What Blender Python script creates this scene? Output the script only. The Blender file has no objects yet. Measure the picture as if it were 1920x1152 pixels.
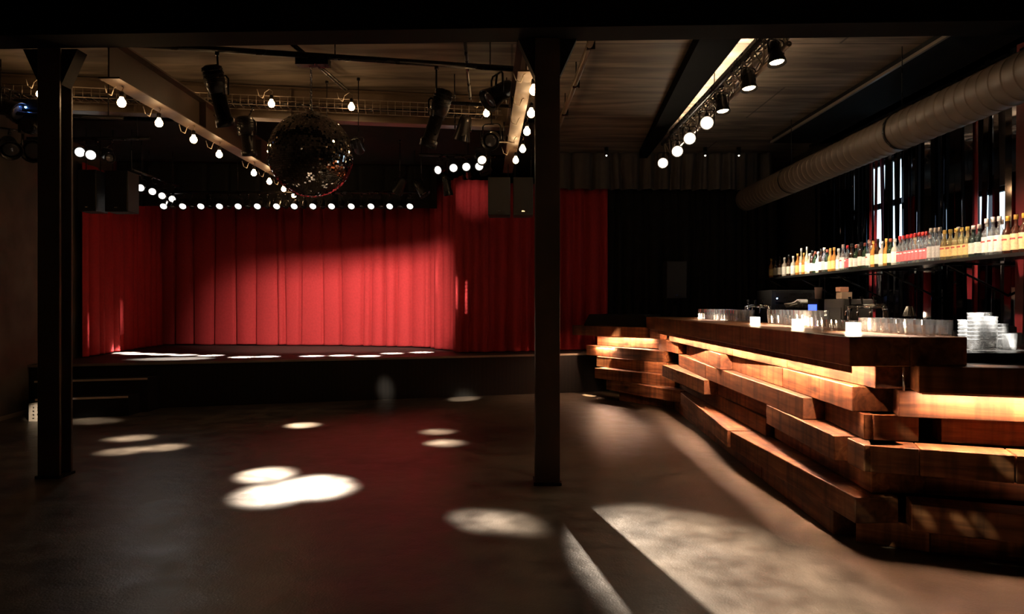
import bpy, bmesh, math, random
from mathutils import Vector, Matrix
random.seed(7)
R = random.Random(11)
sc = bpy.context.scene
COL = sc.collection
# ------------------------------------------------------------------ camera, world, exposure
CAM_H, FPX, HY = 1.337, 1280.0, 570.0
cd = bpy.data.cameras.new('camera'); cam = bpy.data.objects.new('camera', cd); COL.objects.link(cam)
cam.location = (0, 0, CAM_H); cam.rotation_euler = (math.pi / 2, 0, 0)
cd.sensor_width = 36.0; cd.lens = FPX / 1920 * 36; cd.shift_y = -6 / 1920; cd.clip_end = 60; cd.clip_start = .05
sc.camera = cam
w = bpy.data.worlds.new('world'); sc.world = w; w.use_nodes = True
w.node_tree.nodes['Background'].inputs[0].default_value = (.9, .75, .6, 1)
w.node_tree.nodes['Background'].inputs[1].default_value = .0015
vs = sc.view_settings
sc.display_settings.display_device = 'sRGB'
vs.view_transform = 'Standard'; vs.look = 'None'; vs.gamma = 1; vs.exposure = 0.0; vs.use_curve_mapping = False
cy = sc.cycles
cy.use_denoising = True
cy.max_bounces = 7; cy.diffuse_bounces = 3; cy.glossy_bounces = 4; cy.transmission_bounces = 6; cy.transparent_max_bounces = 16
cy.caustics_reflective = False; cy.caustics_refractive = False
cy.sample_clamp_indirect = 4.0
WARM = (1, .66, .36); BULB = (1, .58, .24); LEDC = (1, .56, .36); COOL = (1, .93, .84); PAR = (1, .80, .58)

def P(px, py, z):
    """photo pixel + known height -> point in the room"""
    d = (CAM_H - z) * FPX / (py - HY)
    return Vector(((px - 960) * d / FPX, d, z))
def PD(px, py, d):
    return Vector(((px - 960) * d / FPX, d, CAM_H + (HY - py) * d / FPX))

# ------------------------------------------------------------------ materials
MAT = {}
def node_mat(name):
    m = bpy.data.materials.new(name); m.use_nodes = True; nt = m.node_tree
    b = nt.nodes['Principled BSDF']
    return m, nt, b
def N(nt, t, **k):
    n = nt.nodes.new(t)
    for a, v in k.items(): setattr(n, a, v)
    return n
def mat(name, col, rough=.6, metal=0, noise=0, scale=8, bump=0, bscale=40, spec=.5, rvar=0, stretch=(1, 1, 1)):
    if name in MAT: return MAT[name]
    m, nt, b = node_mat(name)
    b.inputs['Base Color'].default_value = (*col, 1); b.inputs['Roughness'].default_value = rough
    b.inputs['Metallic'].default_value = metal; b.inputs['Specular IOR Level'].default_value = spec
    tc = N(nt, 'ShaderNodeTexCoord'); mp = N(nt, 'ShaderNodeMapping'); nt.links.new(tc.outputs['Object'], mp.inputs[0])
    mp.inputs['Scale'].default_value = stretch
    n1 = N(nt, 'ShaderNodeTexNoise'); n1.inputs['Scale'].default_value = scale; n1.inputs['Detail'].default_value = 6
    nt.links.new(mp.outputs[0], n1.inputs['Vector'])
    nv = noise or .12
    mr = N(nt, 'ShaderNodeMapRange'); mr.inputs[1].default_value = .25; mr.inputs[2].default_value = .75
    mr.inputs[3].default_value = 1 - nv; mr.inputs[4].default_value = 1 + nv
    nt.links.new(n1.outputs['Fac'], mr.inputs[0])
    mx = N(nt, 'ShaderNodeVectorMath', operation='SCALE'); mx.inputs[0].default_value = col
    nt.links.new(mr.outputs[0], mx.inputs['Scale']); nt.links.new(mx.outputs[0], b.inputs['Base Color'])
    if rvar:
        m2 = N(nt, 'ShaderNodeMapRange'); m2.inputs[1].default_value = .3; m2.inputs[2].default_value = .7
        m2.inputs[3].default_value = max(.03, rough - rvar); m2.inputs[4].default_value = rough + rvar
        nt.links.new(n1.outputs['Fac'], m2.inputs[0]); nt.links.new(m2.outputs[0], b.inputs['Roughness'])
    if bump:
        n2 = N(nt, 'ShaderNodeTexNoise'); n2.inputs['Scale'].default_value = bscale; n2.inputs['Detail'].default_value = 4
        nt.links.new(mp.outputs[0], n2.inputs['Vector'])
        bp = N(nt, 'ShaderNodeBump'); bp.inputs['Strength'].default_value = bump; bp.inputs['Distance'].default_value = .01
        nt.links.new(n2.outputs['Fac'], bp.inputs['Height']); nt.links.new(bp.outputs[0], b.inputs['Normal'])
    MAT[name] = m; return m
def emis(name, col, s):
    if name in MAT: return MAT[name]
    m, nt, b = node_mat(name)
    b.inputs['Base Color'].default_value = (.8, .8, .8, 1)
    b.inputs['Emission Color'].default_value = (*col, 1); b.inputs['Emission Strength'].default_value = s
    MAT[name] = m; return m
def wood_mat(name, c_dark, c_mid, c_light, rough=.55):
    m, nt, b = node_mat(name); L = nt.links
    tc = N(nt, 'ShaderNodeTexCoord'); oi = N(nt, 'ShaderNodeObjectInfo')
    of = N(nt, 'ShaderNodeVectorMath', operation='SCALE'); of.inputs[0].default_value = (13, 7, 5); L.new(oi.outputs['Random'], of.inputs['Scale'])
    ad = N(nt, 'ShaderNodeVectorMath', operation='ADD'); L.new(tc.outputs['Object'], ad.inputs[0]); L.new(of.outputs[0], ad.inputs[1])
    def nz(scale, st, det=6, dist=0):
        mp = N(nt, 'ShaderNodeMapping'); mp.inputs['Scale'].default_value = st; L.new(ad.outputs[0], mp.inputs[0])
        n = N(nt, 'ShaderNodeTexNoise'); n.inputs['Scale'].default_value = scale; n.inputs['Detail'].default_value = det; n.inputs['Distortion'].default_value = dist
        L.new(mp.outputs[0], n.inputs['Vector']); return n
    grain = nz(4, (.45, 5, 5), 6, .8)
    patch = nz(2.2, (.9, 1.5, 1.5), 3)
    saw = nz(11, (1.6, .05, .10), 3)
    knotv = N(nt, 'ShaderNodeTexVoronoi'); knotv.inputs['Scale'].default_value = 2.2
    mpk = N(nt, 'ShaderNodeMapping'); mpk.inputs['Scale'].default_value = (.75, 1.6, 1.6); L.new(ad.outputs[0], mpk.inputs[0]); L.new(mpk.outputs[0], knotv.inputs['Vector'])
    kr = N(nt, 'ShaderNodeMapRange'); kr.inputs[1].default_value = .04; kr.inputs[2].default_value = .14; kr.inputs[3].default_value = .15; kr.inputs[4].default_value = 1
    L.new(knotv.outputs['Distance'], kr.inputs[0])
    cr = N(nt, 'ShaderNodeValToRGB'); e = cr.color_ramp.elements
    e[0].position = .3; e[0].color = (*c_dark, 1); e[1].position = .72; e[1].color = (*c_light, 1)
    x = cr.color_ramp.elements.new(.5); x.color = (*c_mid, 1)
    L.new(grain.outputs['Fac'], cr.inputs[0])
    def mr(src, a, c, lo, hi):
        r = N(nt, 'ShaderNodeMapRange'); r.inputs[1].default_value = a; r.inputs[2].default_value = c; r.inputs[3].default_value = lo; r.inputs[4].default_value = hi
        L.new(src, r.inputs[0]); return r.outputs[0]
    f1 = mr(patch.outputs['Fac'], .3, .7, .42, 1.45); f2 = mr(saw.outputs['Fac'], .33, .55, .52, 1.12); f3 = mr(oi.outputs['Random'], 0, 1, .75, 1.2)
    mu = N(nt, 'ShaderNodeMath', operation='MULTIPLY'); L.new(f1, mu.inputs[0]); L.new(f2, mu.inputs[1])
    mu2 = N(nt, 'ShaderNodeMath', operation='MULTIPLY'); L.new(mu.outputs[0], mu2.inputs[0]); L.new(f3, mu2.inputs[1])
    mu3 = N(nt, 'ShaderNodeMath', operation='MULTIPLY'); L.new(mu2.outputs[0], mu3.inputs[0]); L.new(kr.outputs[0], mu3.inputs[1])
    sv = N(nt, 'ShaderNodeVectorMath', operation='SCALE'); L.new(cr.outputs[0], sv.inputs[0]); L.new(mu3.outputs[0], sv.inputs['Scale'])
    L.new(sv.outputs[0], b.inputs['Base Color']); b.inputs['Roughness'].default_value = rough
    bp = N(nt, 'ShaderNodeBump'); bp.inputs['Strength'].default_value = .2; bp.inputs['Distance'].default_value = .004
    L.new(grain.outputs['Fac'], bp.inputs['Height']); L.new(bp.outputs[0], b.inputs['Normal'])
    MAT[name] = m; return m
def glass_mat(name, tint=(1, 1, 1), refl=.9, haze=.15):
    m = bpy.data.materials.new(name); m.use_nodes = True; nt = m.node_tree; nt.nodes.clear(); L = nt.links
    o = N(nt, 'ShaderNodeOutputMaterial'); mx = N(nt, 'ShaderNodeMixShader'); t = N(nt, 'ShaderNodeBsdfTransparent'); g = N(nt, 'ShaderNodeBsdfGlossy')
    t.inputs[0].default_value = (*tint, 1); g.inputs['Roughness'].default_value = .07; g.inputs[0].default_value = (refl, refl, refl, 1)
    lw = N(nt, 'ShaderNodeLayerWeight'); lw.inputs[0].default_value = .45
    mr = N(nt, 'ShaderNodeMapRange'); mr.inputs[3].default_value = .10; mr.inputs[4].default_value = .8; L.new(lw.outputs['Facing'], mr.inputs[0])
    df = N(nt, 'ShaderNodeBsdfDiffuse'); df.inputs[0].default_value = (*[.9*q for q in tint], 1); m2 = N(nt, 'ShaderNodeMixShader'); m2.inputs[0].default_value = haze
    L.new(t.outputs[0], m2.inputs[1]); L.new(df.outputs[0], m2.inputs[2])
    L.new(mr.outputs[0], mx.inputs[0]); L.new(m2.outputs[0], mx.inputs[1]); L.new(g.outputs[0], mx.inputs[2]); L.new(mx.outputs[0], o.inputs[0])
    MAT[name] = m; return m
def liquid_glass(name, col, rough=.08):
    m, nt, b = node_mat(name); b.inputs['Base Color'].default_value = (*col, 1); b.inputs['Roughness'].default_value = rough
    b.inputs['Coat Weight'].default_value = .6; MAT[name] = m; return m

BLACK = mat('matt_black', (.010, .009, .008), .75, bump=.1, spec=.15)
BLKM = mat('black_metal', (.015, .013, .012), .3, .4, rvar=.1)
CHROME = mat('chrome', (.75, .74, .72), .18, 1)
STEEL = mat('brown_painted_steel', (.13, .09, .06), .45, 0, .25, 5, .1, rvar=.12)
COLM = mat('column_paint', (.075, .05, .034), .38, 0, .3, 4, .15, rvar=.1)
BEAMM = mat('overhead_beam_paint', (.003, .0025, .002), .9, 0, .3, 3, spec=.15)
CABLE = mat('pale_cable', (.45, .38, .3), .5)
WOOD = wood_mat('rough_timber', (.10, .034, .012), (.24, .090, .033), (.40, .175, .072))
WOODT = wood_mat('counter_timber', (.15, .056, .021), (.28, .11, .042), (.40, .175, .072), .32)
def floor_mat():
    m, nt, b = node_mat('polished_concrete'); L = nt.links
    tc = N(nt, 'ShaderNodeTexCoord')
    a = N(nt, 'ShaderNodeTexNoise'); a.inputs['Scale'].default_value = .8; a.inputs['Detail'].default_value = 5; a.inputs['Distortion'].default_value = .3; L.new(tc.outputs['Object'], a.inputs['Vector'])
    c = N(nt, 'ShaderNodeTexNoise'); c.inputs['Scale'].default_value = 5; c.inputs['Detail'].default_value = 5; L.new(tc.outputs['Object'], c.inputs['Vector'])
    cr = N(nt, 'ShaderNodeValToRGB'); cr.color_ramp.elements[0].position = .32; cr.color_ramp.elements[0].color = (.040, .030, .022, 1)
    cr.color_ramp.elements[1].position = .7; cr.color_ramp.elements[1].color = (.115, .088, .062, 1); L.new(a.outputs['Fac'], cr.inputs[0])
    mr = N(nt, 'ShaderNodeMapRange'); mr.inputs[1].default_value = .3; mr.inputs[2].default_value = .7; mr.inputs[3].default_value = .55; mr.inputs[4].default_value = 1.5; L.new(c.outputs['Fac'], mr.inputs[0])
    s = N(nt, 'ShaderNodeVectorMath', operation='SCALE'); L.new(cr.outputs[0], s.inputs[0]); L.new(mr.outputs[0], s.inputs['Scale']); L.new(s.outputs[0], b.inputs['Base Color'])
    r = N(nt, 'ShaderNodeMapRange'); r.inputs[1].default_value = .3; r.inputs[2].default_value = .7; r.inputs[3].default_value = .30; r.inputs[4].default_value = .44; L.new(c.outputs['Fac'], r.inputs[0]); L.new(r.outputs[0], b.inputs['Roughness'])
    f = N(nt, 'ShaderNodeTexNoise'); f.inputs['Scale'].default_value = 90; L.new(tc.outputs['Object'], f.inputs['Vector'])
    bp2 = N(nt, 'ShaderNodeBump'); bp2.inputs['Strength'].default_value = .25; bp2.inputs['Distance'].default_value = .03; L.new(c.outputs['Fac'], bp2.inputs['Height'])
    bp = N(nt, 'ShaderNodeBump'); bp.inputs['Strength'].default_value = .35; bp.inputs['Distance'].default_value = .004; L.new(f.outputs['Fac'], bp.inputs['Height']); L.new(bp2.outputs[0], bp.inputs['Normal']); L.new(bp.outputs[0], b.inputs['Normal'])
    return m
def ceil_mat():
    m, nt, b = node_mat('board_marked_concrete'); L = nt.links
    tc = N(nt, 'ShaderNodeTexCoord'); mp = N(nt, 'ShaderNodeMapping'); mp.inputs['Scale'].default_value = (.5, 3, 1); L.new(tc.outputs['Object'], mp.inputs[0])
    a = N(nt, 'ShaderNodeTexNoise'); a.inputs['Scale'].default_value = 1.6; a.inputs['Detail'].default_value = 8; a.inputs['Distortion'].default_value = 1; L.new(mp.outputs[0], a.inputs['Vector'])
    cr = N(nt, 'ShaderNodeValToRGB'); cr.color_ramp.elements[0].position = .36; cr.color_ramp.elements[0].color = (.085, .065, .047, 1)
    cr.color_ramp.elements[1].position = .64; cr.color_ramp.elements[1].color = (.25, .20, .15, 1); L.new(a.outputs['Fac'], cr.inputs[0])
    br = N(nt, 'ShaderNodeTexBrick'); br.inputs['Scale'].default_value = 1; br.inputs['Brick Width'].default_value = 6; br.inputs['Row Height'].default_value = 1.25; br.inputs['Mortar Size'].default_value = .012
    br.inputs['Color1'].default_value = (1, 1, 1, 1); br.inputs['Color2'].default_value = (.86, .86, .86, 1); br.inputs['Mortar'].default_value = (.35, .35, .35, 1); L.new(tc.outputs['Object'], br.inputs['Vector'])
    mx = N(nt, 'ShaderNodeMix', data_type='RGBA', blend_type='MULTIPLY'); mx.inputs[0].default_value = 1; L.new(cr.outputs[0], mx.inputs[6]); L.new(br.outputs[0], mx.inputs[7])
    L.new(mx.outputs[2], b.inputs['Base Color']); b.inputs['Roughness'].default_value = .75
    bp = N(nt, 'ShaderNodeBump'); bp.inputs['Strength'].default_value = .3; bp.inputs['Distance'].default_value = .01; L.new(a.outputs['Fac'], bp.inputs['Height']); L.new(bp.outputs[0], b.inputs['Normal'])
    return m
FLOOR = floor_mat(); CEIL = ceil_mat()
WALLC = mat('stained_concrete_wall', (.10, .08, .06), .8, 0, .6, 1.6, .5, 6)
REDC = mat('red_velvet', (.42, .034, .036), .85, 0, .12, 30, .15, 300, spec=.15)
BLKC = mat('black_drape', (.016, .015, .014), .9, 0, .2, 8, .1, 200, spec=.1)
GREYC = mat('grey_valance_cloth', (.10, .085, .07), .75, 0, .15, 6, .1, 120, spec=.3)
GLASS = glass_mat('clear_glass')
LENS_W = emis('lit_white_lens', COOL, 3.5)
BULBM = emis('glowing_bulb', (1, .60, .28), 46)
BULBD = emis('dim_bulb', (1, .66, .38), 8)
LEDM = emis('led_tape', LEDC, 640)

# ------------------------------------------------------------------ mesh helpers
class MB:
    def __init__(s): s.bm = bmesh.new()
    def box(s, a, b, M=None):
        x0, y0, z0 = a; x1, y1, z1 = b
        v = [s.bm.verts.new(p) for p in ((x0,y0,z0),(x1,y0,z0),(x1,y1,z0),(x0,y1,z0),(x0,y0,z1),(x1,y0,z1),(x1,y1,z1),(x0,y1,z1))]
        for f in ((3,2,1,0),(4,5,6,7),(0,1,5,4),(1,2,6,5),(2,3,7,6),(3,0,4,7)): s.bm.faces.new([v[i] for i in f])
        if M is not None: bmesh.ops.transform(s.bm, matrix=M, verts=v)
        return s
    def prism(s, pts, z0, z1):
        a = [s.bm.verts.new((p[0], p[1], z0)) for p in pts]; b = [s.bm.verts.new((p[0], p[1], z1)) for p in pts]; n = len(pts)
        s.bm.faces.new(a[::-1]); s.bm.faces.new(b)
        for i in range(n): s.bm.faces.new((a[i], a[(i+1)%n], b[(i+1)%n], b[i]))
        return s
    def lathe(s, prof, seg=16, M=None, caps=True):
        rings = []
        allv = []
        for r, z in prof:
            ring = [s.bm.verts.new((r*math.cos(2*math.pi*i/seg), r*math.sin(2*math.pi*i/seg), z)) for i in range(seg)]
            rings.append(ring); allv += ring
        for a, b in zip(rings, rings[1:]):
            for i in range(seg):
                f = s.bm.faces.new((a[i], a[(i+1)%seg], b[(i+1)%seg], b[i])); f.smooth = True
        if caps:
            s.bm.faces.new(rings[0][::-1]); s.bm.faces.new(rings[-1])
        if M is not None: bmesh.ops.transform(s.bm, matrix=M, verts=allv)
        return s
    def cyl(s, p0, p1, r, r1=None, seg=10):
        p0 = Vector(p0); p1 = Vector(p1); d = p1 - p0
        M = Matrix.Translation(p0) @ d.to_track_quat('Z', 'Y').to_matrix().to_4x4()
        return s.lathe([(r, 0), (r if r1 is None else r1, d.length)], seg, M)
    def tube(s, pts, r, seg=8):
        for a, b in zip(pts, pts[1:]): s.cyl(a, b, r, None, seg)
        return s
    def sphere(s, c, r, u=14, v=8):
        prof = [(max(.0005, r*math.sin(math.pi*i/v)), -r*math.cos(math.pi*i/v)) for i in range(v+1)]
        return s.lathe(prof, u, Matrix.Translation(c))
    def build(s, name, m, parent=None, loc=None, rot=None, bevel=0):
        bmesh.ops.recalc_face_normals(s.bm, faces=s.bm.faces)
        me = bpy.data.meshes.new(name); s.bm.to_mesh(me); s.bm.free(); me.materials.append(m)
        o = bpy.data.objects.new(name, me); COL.objects.link(o)
        if parent is not None: o.parent = parent
        if loc is not None: o.location = loc
        if rot is not None: o.rotation_euler = rot
        if bevel:
            b = o.modifiers.new('bevel', 'BEVEL'); b.width = bevel; b.segments = 1; b.limit_method = 'ANGLE'
        return o
def tag(o, label, cat, group=None, kind=None):
    o['label'] = label; o['category'] = cat
    if group: o['group'] = group
    if kind: o['kind'] = kind
    return o
def thing(name, loc, label, cat, group=None, rz=0):
    o = bpy.data.objects.new(name, None); COL.objects.link(o); o.location = loc; o.rotation_euler = (0, 0, rz); o.empty_display_size = .1
    return tag(o, label, cat, group)
def struct(o): o['kind'] = 'structure'; return o
def dup(root, loc, rz=0, label=None, group=None):
    r = root.copy(); COL.objects.link(r); r.location = loc; r.rotation_euler = (0, 0, rz)
    if label: r['label'] = label
    if group: r['group'] = group
    for ch in list(root.children):
        c = ch.copy(); COL.objects.link(c); c.parent = r
        for g in list(ch.children):
            d = g.copy(); COL.objects.link(d); d.parent = c
    return r
def spot(parent, loc, target, W, ang, blend=.4, col=PAR, rad=.03):
    l = bpy.data.lights.new('lamp', 'SPOT'); l.energy = W; l.spot_size = math.radians(ang); l.spot_blend = blend; l.color = col; l.shadow_soft_size = rad
    o = bpy.data.objects.new('lamp', l); COL.objects.link(o)
    o.parent = parent
    base = parent.location if parent is not None else Vector((0, 0, 0))
    o.location = Vector(loc) - base
    o.rotation_euler = (Vector(target) - Vector(loc)).to_track_quat('-Z', 'Y').to_euler()
    return o
ORD = ['first','second','third','fourth','fifth','sixth','seventh','eighth','ninth','tenth','eleventh','twelfth','thirteenth','fourteenth','fifteenth','sixteenth','seventeenth','eighteenth','nineteenth','twentieth','twenty-first','twenty-second','twenty-third','twenty-fourth','twenty-fifth','twenty-sixth','twenty-seventh','twenty-eighth','twenty-ninth','thirtieth']

# ------------------------------------------------------------------ room shell
CZ = 3.72
LW = lambda y: -5.83 - .142 * (y - 7.78)      # slanted left wall
b = MB(); b.prism([(LW(-3), -3), (4.6, -3), (4.6, 12.8), (LW(12.8), 12.8)], -.12, 0); struct(b.build('floor', FLOOR))
b = MB(); b.prism([(LW(-3), -3), (4.6, -3), (4.6, 12.8), (LW(12.8), 12.8)], CZ, CZ+.15); struct(b.build('ceiling', CEIL))
b = MB(); b.prism([(LW(-3), -3), (LW(12.8), 12.8), (LW(12.8)-.2, 12.8), (LW(-3)-.2, -3)], 0, CZ); struct(b.build('wall_left', WALLC))
b = MB(); b.box((LW(12.8)-.2, 12.8, 0), (4.8, 13, CZ)); struct(b.build('wall_back', WALLC))
b = MB(); b.box((LW(-3)-.2, -3.2, 0), (4.8, -3, CZ)); struct(b.build('wall_front', WALLC))
# right wall with two added openings, glowing panes standing in for mirror reflections
ADDED_WINS = [(7.9, 8.85, 1.9, 3.12), (5.95, 6.85, 1.9, 2.45)]
b = MB()
b.box((4.6, -3, 0), (4.8, 12.8, 1.9)); b.box((4.6, -3, 1.9), (4.8, 5.95, CZ)); b.box((4.6, 5.95, 2.45), (4.8, 6.85, CZ))
b.box((4.6, 6.85, 1.9), (4.8, 7.9, CZ)); b.box((4.6, 7.9, 3.12), (4.8, 8.85, CZ)); b.box((4.6, 8.85, 1.9), (4.8, 12.8, CZ))
struct(b.build('wall_right', mat('dark_wall', (.035, .028, .025), .7, 0, .4, 3)))
PANE_GLOW = emis('reflection_glow_pane', (.62, .86, 1), 2.6)
for i, (y0, y1, z0, z1) in enumerate(ADDED_WINS):
    f = MB()
    for a in (y0, y1-.05): f.box((4.62, a, z0), (4.7, a+.05, z1))
    for a in (z0, z1-.05): f.box((4.62, y0, a), (4.7, y1, a+.05))
    if i == 0: f.box((4.62, y0, 2.53), (4.7, y1, 2.6)); f.box((4.62, (y0+y1)/2-.03, z0), (4.7, (y0+y1)/2+.03, z1))
    wo = struct(f.build('added_window_%d' % (i+1), BLACK))
    g = MB(); g.box((4.66, y0+.04, z0+.04), (4.67, y1-.04, z1-.04)); g.build('pane', PANE_GLOW, wo)
# baseboard light metal strip left
b = MB(); b.prism([(LW(2)+.012, 2), (LW(8.3)+.012, 8.3), (LW(8.3), 8.3), (LW(2), 2)], 0, .05); struct(b.build('baseboard_left', mat('skirting', (.30, .25, .2), .4)))

# ------------------------------------------------------------------ overhead beam, columns, roof beams
def ibeam(p0, p1, wd, zb, zt, name, label, m=STEEL, fl=.014):
    p0 = Vector(p0); p1 = Vector(p1); d = p1 - p0; L = d.length
    t = thing(name, (p0.x, p0.y, zb), label, 'beam', None, math.atan2(d.y, d.x))
    h = zt - zb
    b = MB(); b.box((0, -wd/2, 0), (L, wd/2, fl)); b.build('bottom_flange', m, t, bevel=.002)
    b = MB(); b.box((0, -wd/2, h-fl), (L, wd/2, h)); b.build('top_flange', m, t)
    b = MB(); b.box((0, -.006, fl), (L, .006, h-fl)); b.build('web', m, t)
    for q in range(1, int(L/1.6)+1):
        b = MB(); b.box((q*1.6, -wd/2+.01, fl), (q*1.6+.01, -.006, h-fl)); b.box((q*1.6, .006, fl), (q*1.6+.01, wd/2-.01, h-fl)); b.build('stiffener', m, t)
    return t
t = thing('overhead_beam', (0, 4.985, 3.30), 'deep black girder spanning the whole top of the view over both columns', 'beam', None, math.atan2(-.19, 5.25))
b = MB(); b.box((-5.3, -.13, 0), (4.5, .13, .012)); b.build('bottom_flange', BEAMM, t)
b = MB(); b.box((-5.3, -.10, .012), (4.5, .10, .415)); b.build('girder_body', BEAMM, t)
def column(x, y, wd, dp, label):
    t = thing('steel_column', (x, y, 0), label, 'column')
    b = MB(); b.box((-wd/2, 0, .02), (wd/2, .02, 3.296)); b.build('front_flange', COLM, t, bevel=.003)
    b = MB(); b.box((-wd/2, dp-.02, .02), (wd/2, dp, 3.296)); b.build('rear_flange', COLM, t, bevel=.003)
    b = MB(); b.box((-.01, .02, .02), (.01, dp-.02, 3.296)); b.build('web', COLM, t)
    b = MB(); b.box((-wd/2-.012, -.012, 0), (wd/2+.012, dp+.012, .02)); b.build('base_plate', BLKM, t)
    for s in (-1, 1):   # haunch plates under the girder
        b = MB(); x0 = s*wd/2; x1 = s*(wd/2+.125)
        v = [(x0, .02, 3.02), (x0, .02, 3.294), (x1, .02, 3.294)]
        a = [b.bm.verts.new(p) for p in v]; c = [b.bm.verts.new((p[0], dp-.02, p[2])) for p in v]
        b.bm.faces.new(a); b.bm.faces.new(c[::-1])
        for i in range(3): b.bm.faces.new((a[i], a[(i+1)%3], c[(i+1)%3], c[i]))
        b.build('haunch', BLACK, t)
    return t
column(.262, 5.02, .182, .17, 'dark steel column standing alone in the middle of the floor')
column(-3.545, 5.22, .17, .16, 'dark steel column at left in front of the stage steps')
ibeam((-3.19, 5.4, 0), (-3.26, 10.4, 0), .17, 3.12, 3.42, 'roof_beam', 'brown steel roof beam running back from the left column')
ibeam((.11, 5.24, 0), (-.06, 9.3, 0), .13, 3.12, 3.42, 'roof_beam', 'brown steel roof beam running back from the middle column')
# ceiling joists on the bar side
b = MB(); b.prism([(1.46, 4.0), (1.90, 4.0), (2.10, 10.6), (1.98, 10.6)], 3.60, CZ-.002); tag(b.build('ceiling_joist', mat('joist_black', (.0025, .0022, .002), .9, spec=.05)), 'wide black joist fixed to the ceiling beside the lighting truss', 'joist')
t = thing('ceiling_panel', (3.7, 0, 3.62), 'long black ceiling panel with pale edge above the round duct', 'panel')
b = MB(); b.prism([(.06, 4), (.85, 4), (.85, 9.7), (0.0, 9.7)], 0, .09); b.build('panel_body', BLACK, t)
b = MB(); b.prism([(.035, 4), (.06, 4), (0, 9.7), (-.03, 9.7)], 0, .03); b.build('edge_strip', mat('dull_alu', (.3, .25, .2), .4, .4), t)
# pipe on the bar-side ceiling
t = thing('ceiling_pipe', (.66, 5.3, 3.5), 'brown pipe under the ceiling right of the middle column', 'pipe')
b = MB(); b.cyl((0, 0, 0), (-.12, 3.9, 0), .028); b.build('pipe_run', STEEL, t)
for k in range(4):
    b = MB(); b.box((-.03*k-.035, .4+k, -.035), (-.03*k+.035, .43+k, .035)); b.box((-.03*k-.006, .41+k, .03), (-.03*k+.006, .42+k, .218)); b.build('pipe_clip', BLKM, t)
# spiral duct
t = thing('ventilation_duct', (3.46, 10.07, 2.875), 'big round spiral ventilation duct above the bottle shelf', 'duct')
DUCT = mat('galvanised_duct', (.17, .135, .105), .5, .3, .2, 3)
prof = []; z = 0
while z < 8.5:
    prof += [(.165, z), (.165, z+.105), (.1685, z+.110), (.1685, z+.116), (.165, z+.121)]; z += .1215
b = MB(); b.lathe(prof, 40, Matrix.Rotation(math.pi/2, 4, 'X')); b.build('duct_tube', DUCT, t)
for q, yy in enumerate((1.6, 4.0, 6.3)):
    b = MB(); b.lathe([(.1695, yy), (.173, yy), (.173, yy+.03), (.1695, yy+.03)], 40, Matrix.Rotation(math.pi/2, 4, 'X'), caps=False); br = b.build('hanger_band', BLKM, t)
    b = MB(); b.cyl((0, -yy-.015, .17), (0, -yy-.015, CZ-2.875-.1), .004); b.build('hanger_rod', BLKM, br)

# ------------------------------------------------------------------ stage
SF = lambda x: 9.78 + .287 * (x + .84)
SZ = .588
t = thing('stage', (-2.4, 9.4, 0), 'low black stage in front of the red curtains', 'stage')
DECK = mat('black_stage_deck', (.022, .017, .013), .65, 0, .3, 12, .1)
def off(pts): return [(p[0]+2.4, p[1]-9.4) for p in pts]
xl = LW(8.4) + .01
b = MB(); b.prism(off([(xl, SF(xl)), (1.5, SF(1.5)), (1.5, 12.7), (LW(12.7)+.01, 12.7)]), SZ-.03, SZ); b.build('deck', DECK, t)
def skirt_mat():
    m, nt, b_ = node_mat('perforated_fascia'); L = nt.links
    b_.inputs['Specular IOR Level'].default_value = .2; tc = N(nt, 'ShaderNodeTexCoord'); v = N(nt, 'ShaderNodeTexVoronoi'); v.inputs['Scale'].default_value = 60; v.inputs['Randomness'].default_value = .1; L.new(tc.outputs['Object'], v.inputs['Vector'])
    cr = N(nt, 'ShaderNodeValToRGB'); cr.color_ramp.elements[0].position = .25; cr.color_ramp.elements[0].color = (.004, .004, .004, 1); cr.color_ramp.elements[1].position = .4; cr.color_ramp.elements[1].color = (.014, .012, .01, 1)
    L.new(v.outputs['Distance'], cr.inputs[0]); L.new(cr.outputs[0], b_.inputs['Base Color']); b_.inputs['Roughness'].default_value = .5
    return m
b = MB(); b.prism(off([(xl, SF(xl)+.02), (1.5, SF(1.5)+.02), (1.5, SF(1.5)+.06), (xl, SF(xl)+.06)]), 0, SZ-.03); b.build('fascia', skirt_mat(), t)
b = MB(); b.prism(off([(xl, SF(xl)-.008), (1.5, SF(1.5)-.008), (1.5, SF(1.5)), (xl, SF(xl))]), SZ-.028, SZ+.002); b.build('edge_trim', mat('worn_alu_edge', (.35, .3, .25), .35, .6), t)
# steps
t = thing('stage_steps', (-5.0, 8.3, 0), 'two black wooden steps with pale nosings up to the stage left', 'steps')
for k, (zz, yo, xr) in enumerate(((.42, .30, .50), (.235, .56, .42))):
    x0 = (-.66, -.5)[k]; y0 = SF(-5.0+x0) - 8.3 - yo; y1 = SF(-5.0+xr) - 8.3 - yo
    g = .27 if k == 0 else .25
    b = MB(); b.prism([(x0, y0), (xr, y1), (xr, y1+g), (x0, y0+g)], 0 if k else 0, zz-.03); b.build('step_body', BLACK, t)
    b = MB(); b.prism([(x0, y0), (xr, y1), (xr, y1+g), (x0, y0+g)], zz-.03, zz); tr = b.build('tread', BLACK, t)
    b = MB(); b.prism([(x0, y0-.012), (xr, y1-.012), (xr, y1), (x0, y0)], zz-.02, zz+.003); b.build('nosing', mat('pale_nosing', (.55, .42, .33), .4), tr)

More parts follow.
